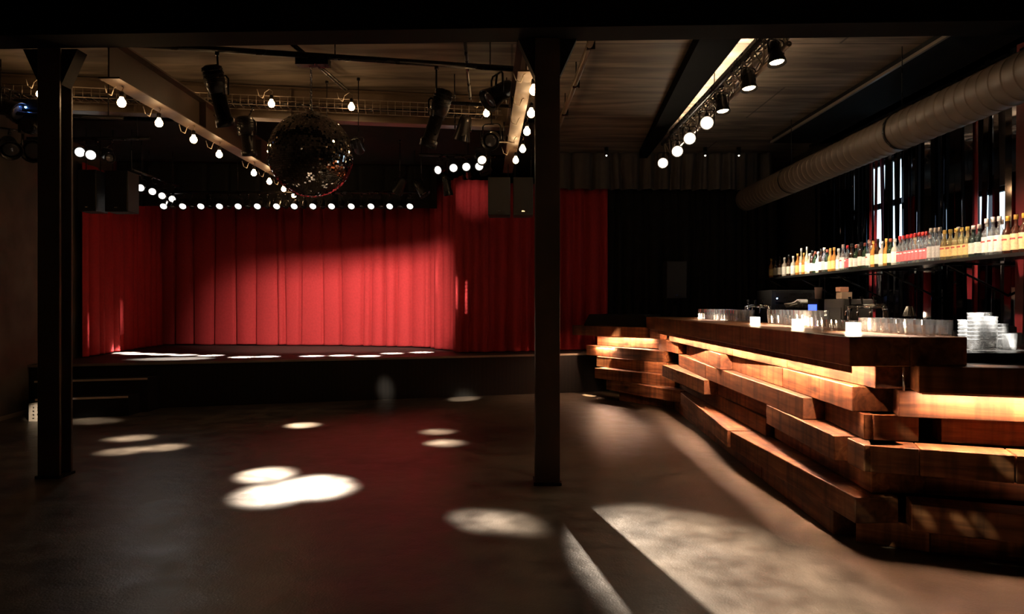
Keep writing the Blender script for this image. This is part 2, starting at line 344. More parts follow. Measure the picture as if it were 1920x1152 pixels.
# ------------------------------------------------------------------ curtains
def curtain(name, pts, z0, z1, m, label, cat='curtain', pan=(.25, .5), deep=.05, crease=.03, seed=1, hem=0, flare=.0, sinus=0):
    rr = random.Random(seed); pts = [Vector((p[0], p[1])) for p in pts]
    seg = []; tot = 0
    for a, c in zip(pts, pts[1:]): seg.append((tot, a, c)); tot += (c-a).length
    def at(s):
        for st, a, c in reversed(seg):
            if s >= st: d = (c-a).normalized(); return a + d*(s-st), Vector((d.y, -d.x))
        return pts[0], Vector((0, -1))
    seams = [0.]
    while seams[-1] < tot: seams.append(seams[-1] + rr.uniform(*pan))
    wob = [rr.uniform(-.04, .04) for _ in seams]; dp = [rr.uniform(.5, 1.2) for _ in seams]; am = [rr.uniform(.3, 1.1) for _ in seams]
    ph = [rr.uniform(0, 6.3) for _ in seams]
    n = int(tot / .014); zs = [0, .012, .1, .3, .5, .7, .85, .95, 1.0]
    bm = bmesh.new(); grid = []
    for zi in zs:
        row = []
        for i in range(n+1):
            s = tot*i/n; p, nr = at(s); o = 0
            k = 0
            while k < len(seams)-2 and seams[k+1] + wob[k+1]*zi < s: k += 1
            a0 = seams[k] + wob[k]*zi; a1 = seams[k+1] + wob[k+1]*zi; u = (s-a0)/max(.05, a1-a0); u = min(1, max(0, u))
            o += am[k]*deep*.5*math.sin(math.pi*u) + sinus*am[k]*math.sin(2*math.pi*u*2+ph[k])*math.sin(math.pi*u)
            dd = min(abs(s-a0), abs(s-a1)); kk = k if abs(s-a0) < abs(s-a1) else k+1
            if .08 < s < tot-.08: o -= dp[kk]*deep*math.exp(-(dd/crease)**2)
            o *= (1 - .35*zi) if flare == 0 else (1 + flare*(1-zi))
            zz = z0 + (z1-z0)*zi
            if zi == 0 and hem: zz += hem*(.5+.5*math.sin(s*5+ph[k]))*am[k]
            row.append(bm.verts.new((p.x+nr.x*o, p.y+nr.y*o, zz)))
        grid.append(row)
    for r0, r1 in zip(grid, grid[1:]):
        for i in range(n):
            f = bm.faces.new((r0[i], r0[i+1], r1[i+1], r1[i])); f.smooth = True
    me = bpy.data.meshes.new(name); bm.to_mesh(me); bm.free(); me.materials.append(m)
    o = bpy.data.objects.new(name, me); COL.objects.link(o)
    so = o.modifiers.new('thick', 'SOLIDIFY'); so.thickness = .004; so.offset = -1
    return tag(o, label, cat)
curtain('stage_curtain', [(LW(12.4)+.04, 12.40), (-3.0, 12.1), (-1.75, 11.75), (-1.08, 11.22)], SZ+.012, 3.4, REDC, 'wide red curtain closing the back of the stage', pan=(.13, .44), deep=.10, crease=.020, seed=5, hem=.012)
curtain('stage_curtain', [(LW(9.45)+.12, 9.45), (LW(12.5)+.15, 12.5)], SZ+.012, 3.3, REDC, 'red curtain along the left side of the stage behind the left column', pan=(.16, .34), deep=.09, crease=.04, seed=8)
curtain('stage_curtain', [(-1.28, 11.22), (-1.0, 10.95), (-.74, 10.36)], SZ+.012, 3.3, REDC, 'red curtain turning the corner at the right end of the stage', pan=(.14, .28), deep=.08, crease=.03, seed=9)
curtain('stage_curtain', [(-.86, 10.33), (-.36, 10.40)], SZ+.012, 3.22, REDC, 'narrow bright red drape under the row of four white lamps', pan=(.1, .2), deep=.06, crease=.03, seed=4)
curtain('stage_curtain', [(-.46, 10.44), (.66, 10.66)], SZ+.012, 3.2, REDC, 'dark red curtain behind the hanging speakers left of the middle column', pan=(.13, .26), deep=.1, crease=.05, seed=12)
curtain('stage_curtain', [(.64, 10.86), (1.53, 10.95)], SZ+.012, 3.2, REDC, 'red curtain between the middle column and the black drapes', pan=(.13, .24), deep=.11, crease=.05, seed=14)
curtain('black_drape', [(1.56, 11.05), (4.3, 11.1)], .02, 3.25, BLKC, 'long black drape closing off the room behind the bar', pan=(.09, .2), deep=.08, crease=.03, seed=21)
curtain('valance', [(.60, 10.72), (4.1, 10.80)], 3.14, CZ, GREYC, 'gathered grey valance hanging from the ceiling above the drapes', 'valance', pan=(.16, .34), deep=.08, crease=.035, seed=23, flare=.7, sinus=.012)
curtain('border_drape', [(LW(10.6)+.1, 10.6), (-1.2, 10.9)], 2.86, 3.55, BLKC, 'black border drape hiding the top of the red back curtain', pan=(.3, .5), deep=.04, crease=.03, seed=25)
b = MB(); b.prism([(LW(8.3)+.05, 8.3), (.55, 8.5), (.55, 12.7), (LW(12.7)+.05, 12.7)], 3.57, 3.59); tag(b.build('stage_ceiling_cloth', BLKC), 'black cloth stretched flat under the ceiling above the stage', 'drape')

# ------------------------------------------------------------------ wooden bar
TOP = 1.16; PT = .145
def zt(k): return TOP - PT*k if k else TOP
bar = thing('wooden_bar', (2.1, 6, 0), 'long bar front of stacked rough timbers lit by warm strips', 'bar counter')
def timber(p0, p1, k, inside, m=WOOD, dep=.16, name='timber', h=None):
    """front edge p0->p1 (plan), body towards 'inside'"""
    p0 = Vector(p0); p1 = Vector(p1); d = p1 - p0; L = d.length; ang = math.atan2(d.y, d.x)
    nrm = Vector((-d.y, d.x)).normalized(); s = 1 if nrm.dot(Vector(inside)) > 0 else -1
    z1 = zt(k); h = h or (z1 - zt(k+1)); hh = h - .002
    b = MB(); b.box((0, min(0, s*dep), 0), (L, max(0, s*dep), hh))
    return b.build(name, m, bar, loc=(p0.x-2.1, p0.y-6, z1-h), rot=(0, 0, ang), bevel=.004)
IN = (1, 0); INR = (0, 1); INW = (.6, 1)
# counter boards
def board(pts, z0, z1, name='counter_board'):
    b = MB(); c = Vector((sum(p[0] for p in pts)/len(pts), sum(p[1] for p in pts)/len(pts)))
    b.prism([(p[0]-c.x, p[1]-c.y) for p in pts], z0, z1)
    # local X along room Y so the grain follows the counter
    o = b.build(name, WOODT, bar, loc=(c.x-2.1, c.y-6, 0), bevel=.004)
    me = o.data; M = Matrix.Rotation(-math.pi/2, 4, 'Z'); me.transform(M); o.rotation_euler = (0, 0, math.pi/2); return o
K0 = TOP - .158
board([(1.825, 9.28), (1.82, 7.36), (2.44, 7.36), (2.44, 9.2)], K0, TOP)
board([(1.82, 7.355), (1.815, 5.44), (2.44, 5.44), (2.44, 7.355)], K0, TOP)
board([(1.815, 5.435), (1.805, 3.65), (2.12, 3.635), (2.12, 5.435)], K0, TOP)
board([(2.122, 5.435), (2.122, 3.635), (2.415, 3.62), (2.44, 5.435)], K0, TOP)
# main run, far -> near
for k, a, c in (
    (1, (1.98, 8.6), (1.975, 6.12)), (1, (1.975, 6.11), (1.98, 4.92)), (1, (1.98, 4.91), (2.0, 3.76)),
    (2, (2.12, 8.3), (1.925, 6.32)), (2, (2.035, 6.31), (1.98, 5.0)), (2, (1.98, 4.99), (1.93, 3.87)),
    (3, (2.03, 8.32), (1.955, 6.9)), (3, (1.955, 6.89), (1.90, 4.46)), (3, (2.04, 4.45), (1.96, 3.80)),
    (4, (1.87, 8.5), (1.905, 6.78)), (4, (2.04, 6.77), (2.02, 5.16)), (4, (1.915, 5.14), (1.85, 3.92)), (4, (1.90, 3.87), (1.89, 3.66)),
    (5, (2.09, 8.5), (2.0, 5.38)), (5, (2.05, 5.33), (1.985, 3.77)),
    (6, (1.995, 8.08), (1.785, 5.66)), (6, (1.795, 5.61), (1.86, 3.70)),
    (7, (2.05, 8.62), (1.96, 6.6)), (7, (1.96, 6.59), (1.90, 5.2)), (7, (1.90, 5.19), (1.855, 3.94))):
    timber(a, c, k, IN, dep=.24 if k in (6,) else (.30 if k in (1, 5, 7) else .22))
# block under the far end of the counter
timber((1.86, 9.2), (1.93, 8.9), 1, IN, dep=.1)
# near side facing the room
for k, a, c in (
    (1, (2.12, 3.56), (3.4, 3.15)),
    (2, (2.0, 3.90), (2.22, 3.86)), (2, (2.09, 3.69), (3.4, 3.27)),
    (3, (2.0, 3.78), (2.23, 3.74)), (3, (2.34, 3.72), (3.4, 3.38)),
    (4, (1.92, 3.655), (2.13, 3.57)), (4, (2.135, 3.57), (2.52, 3.42)), (4, (2.525, 3.418), (3.4, 3.08)),
    (5, (2.02, 3.82), (2.26, 3.75)), (5, (2.27, 3.75), (3.4, 3.38)),
    (6, (2.09, 3.57), (3.4, 3.05)),
    (7, (1.93, 3.83), (2.24, 3.66)), (7, (2.245, 3.66), (3.4, 3.25))):
    timber(a, c, k, INR, dep=.18 if k not in (2,) else .14, m=WOODT if k == 1 else WOOD)
# far wing
for k, a, c in (
    (1, (.905, 10.25), (1.86, 9.34)), (2, (1.26, 10.1), (2.06, 9.2)), (2, (1.96, 9.12), (2.03, 8.35)),
    (3, (1.10, 10.1), (1.95, 8.80)), (4, (1.22, 9.86), (1.98, 8.75)), (5, (1.16, 9.6), (2.04, 8.55)),
    (6, (1.31, 9.5), (2.02, 8.2)), (7, (1.48, 9.44), (2.07, 8.66))):
    timber(a, c, k, INW, dep=.2)
# dark core behind the timbers
b = MB(); b.prism([(2.30-2.1, 8.9-6), (2.26-2.1, 4.05-6), (2.45-2.1, 3.99-6), (3.4-2.1, 3.6-6), (3.4-2.1, 3.9-6), (2.48-2.1, 4.2-6), (2.44-2.1, 9.15-6)], 0, .99); b.build('core', BLACK, bar)
b = MB(); b.prism([(1.78-2.1, 9.85-6), (2.2-2.1, 9.32-6), (2.35-2.1, 9.42-6), (1.93-2.1, 10.05-6)], 0, .99); b.build('core', BLACK, bar)
# LED strips: aluminium channel, tape facing down
def led(p0, p1, z, name='led_strip', m=LEDM, wd=.012, lip=-1, lipz=.042):
    p0 = Vector(p0); p1 = Vector(p1); d = p1-p0; L = d.length; ang = math.atan2(d.y, d.x)
    b = MB(); b.box((0, -wd/2-.003, .0015), (L, wd/2+.003, .005)); o = b.build('led_channel', BLKM, bar, loc=(p0.x-2.1, p0.y-6, z-.005), rot=(0, 0, ang))
    b = MB(); b.box((0, -wd/2, 0), (L, wd/2, .001)); b.build(name, m, o)
    b = MB(); y0 = lip*(wd/2+.004); b.box((0, min(y0, y0+lip*.006), -lipz), (L, max(y0, y0+lip*.006), .005)); b.build('led_spill_lip', WOOD, o)  # lip added to stop floor spill; its dark edge reads as shade
led((1.885, 8.75), (1.885, 3.765), K0)
led((2.16, 3.605), (3.4, 3.21), zt(2)+.001, lipz=.006)
led((1.22, 9.99), (1.90, 9.33), zt(2)+.0, lipz=.004)
led((1.20, 9.90), (1.42, 9.58), zt(3)-.001, wd=.012, lipz=.004)
# glossy rod between the counter and the lower timber
b = MB(); b.cyl((2.10-2.1, 3.66-6, zt(2)), (2.10-2.1, 3.66-6, K0), .006); b.build('support_rod', CHROME, bar)

# black console on the wing
t = thing('covered_console', (1.55, 9.9, zt(1)), 'low black covered console on the far end of the bar', 'console')
b = MB(); pts = [(-.50, .18), (.27, -.5), (.60, -.2), (-.1, .52)]
lo = [b.bm.verts.new((x, y, 0)) for x, y in pts]; hi = [b.bm.verts.new((x*.9+.03, y*.9, .17)) for x, y in pts]
b.bm.faces.new(lo[::-1]); b.bm.faces.new(hi)
for i in range(4): b.bm.faces.new((lo[i], lo[(i+1)%4], hi[(i+1)%4], hi[i]))
b.build('console_cover', BLACK, t, bevel=.01)
for k in range(2):
    b = MB(); b.cyl((.05+k*.2, .1-k*.1, .17), (.05+k*.2, .1-k*.1, .19), .02); b.build('knob', BLKM, t)

# worktops behind the counter
b = MB(); b.box((2.46, 4.25, 0), (2.72, 9.0, 1.05)); tag(b.build('inner_worktop', mat('black_worktop', (.015, .014, .013), .25)), 'black inner worktop along the back of the timber counter', 'worktop')
b = MB(); b.prism([(2.45, 4.02), (3.42, 3.98), (3.42, 4.60), (2.74, 4.60), (2.74, 4.23), (2.45, 4.23)], .2, 1.048); tag(b.build('drainer_worktop', MAT['black_worktop']), 'black drainer worktop behind the right end of the bar', 'worktop')
t = thing('back_counter', (3.9, 7.3, 0), 'long black back counter below the bottle shelf', 'counter')
b = MB(); b.box((-.62, -2.5, .1), (.62, 2.6, .97)); b.build('cabinet_body', BLACK, t)
b = MB(); b.box((-.66, -2.52, .97), (.62, 2.62, 1.0)); b.build('worktop', MAT['black_worktop'], t)
b = MB(); b.box((-.58, -2.45, 0), (.6, 2.55, .1)); b.build('plinth', BLACK, t)

# ------------------------------------------------------------------ candles
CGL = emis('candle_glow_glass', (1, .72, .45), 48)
def candle(px, d, x, label):
    t = thing('tealight_holder', (x, d, TOP), label, 'candle', 'lit candles along the bar top')
    a = .033; b = MB()
    pts = [(-a, -a), (a, -a), (a, a), (-a, a)]; b.prism(pts, 0, .012)
    b.box((-a, -a, .012), (a, -a+.004, .058)); b.box((-a, a-.004, .012), (a, a, .058)); b.box((-a, -a+.004, .012), (-a+.004, a-.004, .058)); b.box((a-.004, -a+.004, .012), (a, a-.004, .058))
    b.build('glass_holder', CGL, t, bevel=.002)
    b = MB(); b.lathe([(.02, .013), (.02, .03)], 14); b.build('wax', mat('wax', (.8, .7, .55), .5), t)
    b = MB(); b.lathe([(.001, .031), (.006, .037), (.004, .047), (.0005, .056)], 8); b.build('flame', emis('flame', (1, .6, .25), 120), t)
for d, x, l in ((8.35, 2.32, 'lit candle glass at the far end of the bar top'), (7.5, 2.33, 'lit candle glass second from the far end of the bar top'), (6.15, 2.19, 'lit candle glass in the middle of the bar top beside the far beer tap'),
                (5.28, 2.21, 'lit candle glass in front of the tall glasses near the blue light'), (4.3, 2.15, 'lit candle glass nearest the camera, in front of the near beer tap')): candle(0, d, x, l)

# ------------------------------------------------------------------ glasses
def tumbler(r0, r1, h, name='tumbler'):
    b = MB(); b.lathe([(r0*.9, 0), (r0, .006), (r1*.99, h*.7), (r1, h), (r1-.003, h), (r0-.004, .014), (.004, .012)], 12, caps=True)
    for f in b.bm.faces: f.smooth = False
    return b
def glass_group(xs, ys, r, h, label, group, z=TOP, name='tumbler'):
    first = None
    rown = ['front row', 'rear row'] if len(xs) == 2 else ['front row', 'middle row', 'rear row']
    for j, y in enumerate(ys):
        for i, x in enumerate(xs):
            xx = x + R.uniform(-.003, .003); yy = y + R.uniform(-.003, .003)
            if first is None:
                first = o = tag(tumbler(r*.82, r, h).build(name, GLASS, loc=(xx, yy, z)), label, 'glass', group)
            else:
                o = first.copy(); COL.objects.link(o); o.location = (xx, yy, z); o.rotation_euler.z = R.uniform(0, 6)
            o['label'] = label + ', %s, %s from the near end' % (rown[i], ORD[j])
frange = lambda a, c, s: [a + i*s for i in range(int((c-a)/s)+1)]
glass_group((2.285, 2.37), frange(3.74, 4.5, .085), .038, .088, 'short tumbler at the near bar corner', 'tumblers at the near corner of the bar')
glass_group((2.30, 2.37), frange(4.62, 5.05, .075), .034, .062, 'small glass beside the near tap', 'small glasses beside the near beer tap')
glass_group((2.31, 2.385), frange(5.2, 6.15, .08), .034, .125, 'tall glass between the beer taps', 'tall glasses between the beer taps')
glass_group((2.25, 2.325, 2.40), frange(6.85, 8.15, .085), .036, .115, 'glass by the far beer tap', 'glasses beyond the far beer tap')
# stacks of nested glasses on the drainer
first = None
def stack(px, d, n, label, group, r=.045, hs=.0235):
    global first
    x = (px-960)*d/FPX
    for i in range(n):
        if first is None:
            b = MB(); b.lathe([(.030, 0), (.034, .004), (.046, .062), (.0475, .066), (.043, .066), (.031, .010), (.004, .008)], 18)
            first = tag(b.build('stacking_glass', glass_mat('bright_glass', (1, 1, 1), 1.0, .09)), label, 'glass', group); o = first
        else:
            o = first.copy(); COL.objects.link(o)
        o['label'] = label + ', %s from the bottom' % ORD[i]; o['group'] = group
        o.location = (x, d, 1.05 + i*hs)
for q, (px, d, n, l) in enumerate(((1811, 4.42, 6, 'leftmost'), (1829, 4.30, 8, 'tallest front'), (1846, 4.44, 8, 'tallest rear'), (1855, 4.29, 7, 'bright middle'), (1875, 4.38, 5, 'rightmost'))):
    stack(px, d, n, 'clear nested glass in the %s stack of the drainer' % l, 'nested glasses in the %s stack' % l)
for q, (px, d) in enumerate(((1893, 4.28), (1902, 4.42))):
    x = (px-960)*d/FPX
    tag(tumbler(.034, .04, .10).build('carafe', GLASS, loc=(x, d, 1.05)), ('dark clear tumbler just right of the nested glass stacks' if q == 0 else 'rearmost clear tumbler right of the nested glass stacks'), 'glass')

# ------------------------------------------------------------------ beer taps
def tap(x, y, wd, h, label):
    z = 1.05
    t = thing('beer_tap', (x, y, z), label, 'beer tap')
    b = MB(); b.box((-.035, -wd/2-.03, 0), (.035, wd/2+.03, .015)); b.build('drip_base', BLKM, t)
    for s in (-1, 1):
        b = MB(); b.cyl((0, s*wd/2, .015), (0, s*wd/2, h-.03), .016); b.build('leg', CHROME, t)
    pts = [(0, -wd/2, h-.03), (0, -wd/2+.02, h), (0, wd/2-.02, h), (0, wd/2, h-.03)]
    b = MB(); b.tube(pts, .018, 12); b.build('crossbar', CHROME, t)
    for s in (-.5, 0, .5):
        b = MB(); b.cyl((-.01, s*wd*.7, h), (-.06, s*wd*.7, h-.005), .008); b.cyl((-.06, s*wd*.7, h), (-.065, s*wd*.7, h-.07), .007); f = b.build('spout', CHROME, t)
        b = MB(); b.cyl((-.03, s*wd*.7, h+.01), (-.035, s*wd*.7, h+.07), .006, .011); b.build('handle', BLKM, f)
tap(2.56, 4.93, .50, .27, 'chrome beer tap rail with three spouts behind the nearest candle')
tap(2.58, 7.15, .62, .26, 'chrome beer tap rail with three spouts behind the far glasses')

# ------------------------------------------------------------------ things on the back counter
def onback(px, d): return (px-960)*d/FPX
x = 3.30
t = thing('ice_machine', (3.42, 7.0, 1.0), 'grey brown boxy machine standing on the back counter', 'machine')
b = MB(); b.box((-.13, -.22, 0), (.17, .2, .385)); b.build('housing', mat('taupe_panel', (.12, .10, .085), .45), t, bevel=.008)
b = MB(); b.box((-.135, -.18, .05), (-.13, .16, .3)); b.build('door', mat('dark_panel', (.06, .05, .045), .35), t)
b = MB(); b.box((-.145, .1, .12), (-.136, .12, .24)); b.build('handle', CHROME, t)
t = thing('drinks_cooler', (3.33, 7.42, 1.0), 'narrow black cooler glowing blue beside the grey machine', 'cooler')
b = MB(); b.box((-.06, -.13, 0), (.2, .13, .39)); b.build('housing', BLACK, t, bevel=.006)
b = MB(); b.box((-.068, -.10, .02), (-.061, .10, .33)); b.build('lit_window', emis('blue_panel', (.03, .12, 1), 2.0), t)
for k, (a, c) in enumerate(((.07, .1), (.14, .17), (.21, .25))):
    b = MB(); b.box((-.073, -.06, a), (-.0685, .05, c)); b.build('bright_mark', emis('blue_white', (.4, .6, 1), 3), t)
b = MB(); b.lathe([(.034, 0), (.040, .12), (.041, .125), (.036, .125), (.03, .01)], 18)
tag(b.build('paper_cup', mat('pale_pink_paper', (.75, .55, .5), .6), loc=(3.33, 7.42, 1.39)), 'pale pink paper cup stack on the blue lit cooler', 'cup')
b = MB(); b.box((-.05, -.06, 0), (.06, .06, .07)); tag(b.build('carton', mat('kraft_card', (.42, .27, .16), .7), loc=(3.40, 7.0, 1.387), bevel=.003), 'brown carton on top of the grey machine, lower of two', 'box')
b = MB(); b.box((-.05, -.05, 0), (.04, .05, .05)); tag(b.build('carton', mat('copper_card', (.5, .22, .12), .6), loc=(3.39, 7.0, 1.459), bevel=.003), 'copper coloured carton lying on the brown carton', 'box')
t = thing('napkin_dispenser', (3.40, 8.1, 1.0), 'black box heaped with white crumpled napkins on the back counter', 'dispenser')
b = MB(); b.box((-.14, -.18, .0), (.14, .18, .29)); b.build('box_body', BLACK, t, bevel=.008)
b = MB()
for k in range(12):
    b.box((-.05, -.05, -.006), (.05, .05, .006), Matrix.Translation((R.uniform(-.09, .09), R.uniform(-.12, .12), .305+k*.006)) @ Matrix.Rotation(R.uniform(-.4, .4), 4, 'X') @ Matrix.Rotation(R.uniform(0, 3), 4, 'Z') @ Matrix.Rotation(R.uniform(-.35, .35), 4, 'Y'))
b.build('napkins', mat('white_paper', (.8, .74, .65), .8), t)
t = thing('work_lamp', (3.23, 5.55, 1.0), 'small steel cone lamp on the back counter', 'lamp')
b = MB(); b.lathe([(.05, 0), (.05, .012)], 20); b.build('base', BLKM, t)
b = MB(); b.cyl((.02, 0, .012), (.02, 0, .31), .006); b.build('pole', CHROME, t)
b = MB(); b.lathe([(.055, .235), (.052, .24), (.026, .315), (.02, .32), (.018, .318), (.05, .236)], 24); b.build('lamp_shade', mat('brushed_steel', (.6, .58, .56), .25, 1), t)
b = MB(); b.sphere((-.01, 0, .262), .014); b.build('bulb', emis('work_bulb', COOL, 60), t)
# the dark unit carrying that indicator
t = thing('amplifier_rack', (3.75, 9.32, 1.0), 'dark equipment rack at the far end of the back counter', 'rack')
b = MB(); b.box((-.30, -.24, 0), (.35, .3, .52)); b.build('case', BLACK, t, bevel=.006)
for k in range(3):
    b = MB(); b.box((-.25, -.252, .06+.15*k), (.3, -.241, .18+.15*k)); b.build('unit_face', BLKM, t)

b = MB(); b.sphere(PD(1457, 560, 8.98) - t.location, .008); b.build('indicator', emis('blue_led', (.1, .35, 1), 60), t)
# ------------------------------------------------------------------ bottle shelf and bottles
SHZ = 1.725
t = thing('bottle_shelf', (3.97, 7.6, SHZ), 'thin black wall shelf carrying the long row of bottles', 'shelf')
b = MB(); b.box((-.17, -3.0, -.028), (.17, 2.95, 0)); b.build('board', MAT['black_worktop'], t)
for k in range(6):
    yy = -2.6 + k*1.04
    b = MB(); b.box((-.14, yy, -.045), (.62, yy+.03, -.029)); b.cyl((-.1, yy+.015, -.045), (.60, yy+.015, -.40), .010); b.build('bracket', BLKM, t)
LBL = {}
def lblmat(n, c): return mat('paper_label_'+n, c, .5, 0, .15, 60)
KINDS = {
 'cream':  (.034, .30, 'dark_bottle', (.03, .012, .006), (.02, .02, .02), (.85, .76, .58), 'dark bottle with a cream label'),
 'pale':   (.036, .27, 'pale_bottle', (.50, .42, .32), (.75, .70, .62), (.9, .85, .72), 'pale bottle with a big white label'),
 'gold':   (.033, .29, 'amber_bottle', (.45, .17, .03), (.70, .40, .10), (.85, .62, .20), 'amber bottle with a gold label'),
 'tallw':  (.028, .36, 'tall_bottle', (.50, .46, .30), (.9, .88, .85), (.92, .88, .75), 'tall slim bottle with a white cap'),
 'green':  (.035, .28, 'green_bottle', (.015, .035, .015), (.35, .08, .05), (.75, .70, .6), 'dark green bottle with a pale label'),
 'redcap': (.034, .29, 'clear_red', (.62, .60, .60), (.60, .03, .03), (.75, .12, .12), 'clear bottle with a red cap and red mark'),
 'silver': (.036, .31, 'clear_silver', (.40, .36, .40), (.55, .42, .34), (.45, .38, .32), 'clear bottle with a bronze cap'),
 'yellow': (.036, .27, 'yellow_bottle', (.60, .42, .14), (.80, .45, .10), (.80, .52, .20), 'yellow spirit bottle with a yellow cap'),
 'black':  (.038, .27, 'black_bottle', (.01, .015, .012), (.55, .40, .36), (.80, .70, .55), 'black bottle with a small cream label'),
 'white':  (.037, .31, 'white_label_bottle', (.45, .40, .36), (.78, .62, .54), (.95, .88, .74), 'clear bottle with a very large white label'),
 'whisky': (.037, .30, 'whisky_bottle', (.06, .012, .005), (.80, .42, .06), (.90, .70, .36), 'dark whisky bottle with an amber cap and cream label'),
}
PROTO = {}; COUNT = {}
def make_bottle(kind):
    r, h, mn, gc, cc, lc, desc = KINDS[kind]
    t = thing('spirits_bottle', (0, 0, 0), desc, 'bottle')
    hb = h*.56; nr = r*.36
    b = MB(); b.lathe([(r*.92, 0), (r, .006), (r, hb), (r*.85, hb+h*.07), (nr, hb+h*.17), (nr, h*.88), (nr*1.1, h*.885)], 16); b.build('glass_body', MAT.get(mn) or (glass_mat(mn, (.97, .95, .93), .9, .10) if kind in ('redcap', 'silver', 'white') else glass_mat(mn, (.85, .62, .25), .9, .25) if kind == 'yellow' else liquid_glass(mn, gc)), t)
    b = MB(); b.lathe([(nr*1.25, h*.87), (nr*1.25, h*.99), (nr*1.1, h)], 12); b.build('cap', mat('cap_'+kind, cc, .35), t)
    lo, hi = (.16, .9) if kind in ('white', 'pale', 'whisky') else (.2, .8)
    b = MB(); b.lathe([(r*1.012, hb*lo), (r*1.02, hb*lo+.001), (r*1.02, hb*hi), (r*1.012, hb*hi+.001)], 16, caps=False); l = b.build('label', lblmat(kind, lc), t)
    if kind in ('redcap', 'white', 'whisky', 'yellow'):
        b = MB()
        for i in range(5):   # small coloured mark on the side facing the room
            a = math.pi + (-.5+.25*i)
            b.box((-.002, -.005, -.006), (.002, .005, .006), Matrix.Translation((r*1.03*math.cos(a), r*1.03*math.sin(a), hb*.68)) @ Matrix.Rotation(a, 4, 'Z'))
        b.build('printed_mark', mat('mark_'+kind, (.6, .05, .03) if kind != 'redcap' else (.85, .8, .78), .5), l)
    return t
layout = []
def run(kinds, px0, px1, rows=1):
    n = len(kinds)
    for i, k in enumerate(kinds): layout.append((k, px0 + (px1-px0)*(i+.5)/n))
run(['gold', 'cream', 'cream', 'pale', 'cream', 'pale', 'gold'], 1442, 1500)
run(['tallw', 'gold', 'tallw', 'pale', 'cream'], 1500, 1526)
run(['green', 'pale', 'cream', 'silver', 'green', 'gold'], 1526, 1560)
run(['gold', 'pale', 'white', 'redcap', 'cream', 'green', 'cream'], 1560, 1618)
run(['green', 'white', 'gold', 'cream', 'pale', 'gold', 'green', 'pale'], 1618, 1682)
run(['redcap']*8, 1684, 1742)
run(['silver', 'silver', 'silver'], 1742, 1766)
run(['yellow']*5, 1766, 1820)
run(['black', 'black'], 1820, 1842)
run(['white', 'white', 'white'], 1844, 1880)
run(['whisky', 'whisky', 'whisky', 'whisky'], 1882, 1944)
tot = {}
for k, p in layout: tot[k] = tot.get(k, 0) + 1
for k, px in layout:
    X = 3.87 + R.uniform(-.01, .02); d = X*FPX/(px-960)
    c = COUNT.get(k, 0); COUNT[k] = c + 1
    lab = KINDS[k][6] + ', %s such from the left' % ORD[c]
    if k not in PROTO:
        o = make_bottle(k); PROTO[k] = o
    else: o = dup(PROTO[k], (0, 0, 0))
    o.location = (X, d, SHZ); o.rotation_euler = (0, 0, R.uniform(-.2, .2)); o['label'] = lab; o['group'] = 'bottles on the wall shelf'
# second row behind, seen between the necks
for i, px in enumerate(frange(1500, 1900, 27)):
    k = R.choice(['cream', 'silver', 'green', 'pale', 'gold']); X = 4.05; d = X*FPX/(px-960)
    o = dup(PROTO[k], (X, d, SHZ), 0, KINDS[k][6] + ', %s in the rear row' % ORD[i], 'bottles in the rear row of the shelf')

# ------------------------------------------------------------------ mirror strips on the right wall
def mirror(name, col, rough): 
    return mat(name, col, rough, 1, .1)
MS = [mirror('smoky_mirror', (.30, .30, .33), .04), mirror('blue_mirror', (.18, .25, .36), .06), mirror('dark_mirror', (.16, .14, .14), .08), mat('red_reflection_strip', (.16, .012, .014), .35)]  # dark red one puts the curtain's reflection into the strip colour
rs = random.Random(3)
y = 5.3; n = 0
protos = {}
def strip(y, x, wd, z0, z1, yaw, tilt, mi, kind):
    b = MB(); b.box((-.002, -wd/2, 0), (.002, wd/2, z1-z0))
    lab = ['smoky mirror', 'bluish mirror', 'near black mirror', 'dark red'][mi]
    SC[mi] = SC.get(mi, 0) + 1
    o = b.build('mirror_strip', MS[mi], loc=(x, y, z0), rot=(tilt, 0, yaw))
    return tag(o, 'narrow upright %s strip behind the bottle shelf, %s such from the near end' % (lab, ORD[SC[mi]-1]), 'mirror', lab + ' strips')
SC = {}
while y < 9.9:
    wd = rs.uniform(.045, .11)
    mi = rs.choice([0, 0, 0, 1, 2, 2, 3])
    yaw = math.radians(rs.gauss(2, 7))
    opening = (7.95 < y < 8.05) or (8.2 < y < 8.25) or (8.45 < y < 8.52) or (6.42 < y < 6.56) or (6.0 < y < 6.06)
    if not opening: strip(y, 4.42 + rs.uniform(-.04, .03), wd, rs.uniform(1.02, 1.15), rs.uniform(3.2, 3.6), yaw, math.radians(rs.gauss(0, 1.0)), mi, 0)
    y += wd * rs.uniform(.62, .95)
# dark back panel the strips hang from
b = MB(); b.box((4.35, 5.2, 3.62), (4.5, 10, 3.66)); tag(b.build('strip_rail', BLKM), 'black rail near the ceiling holding the mirror strips', 'rail')

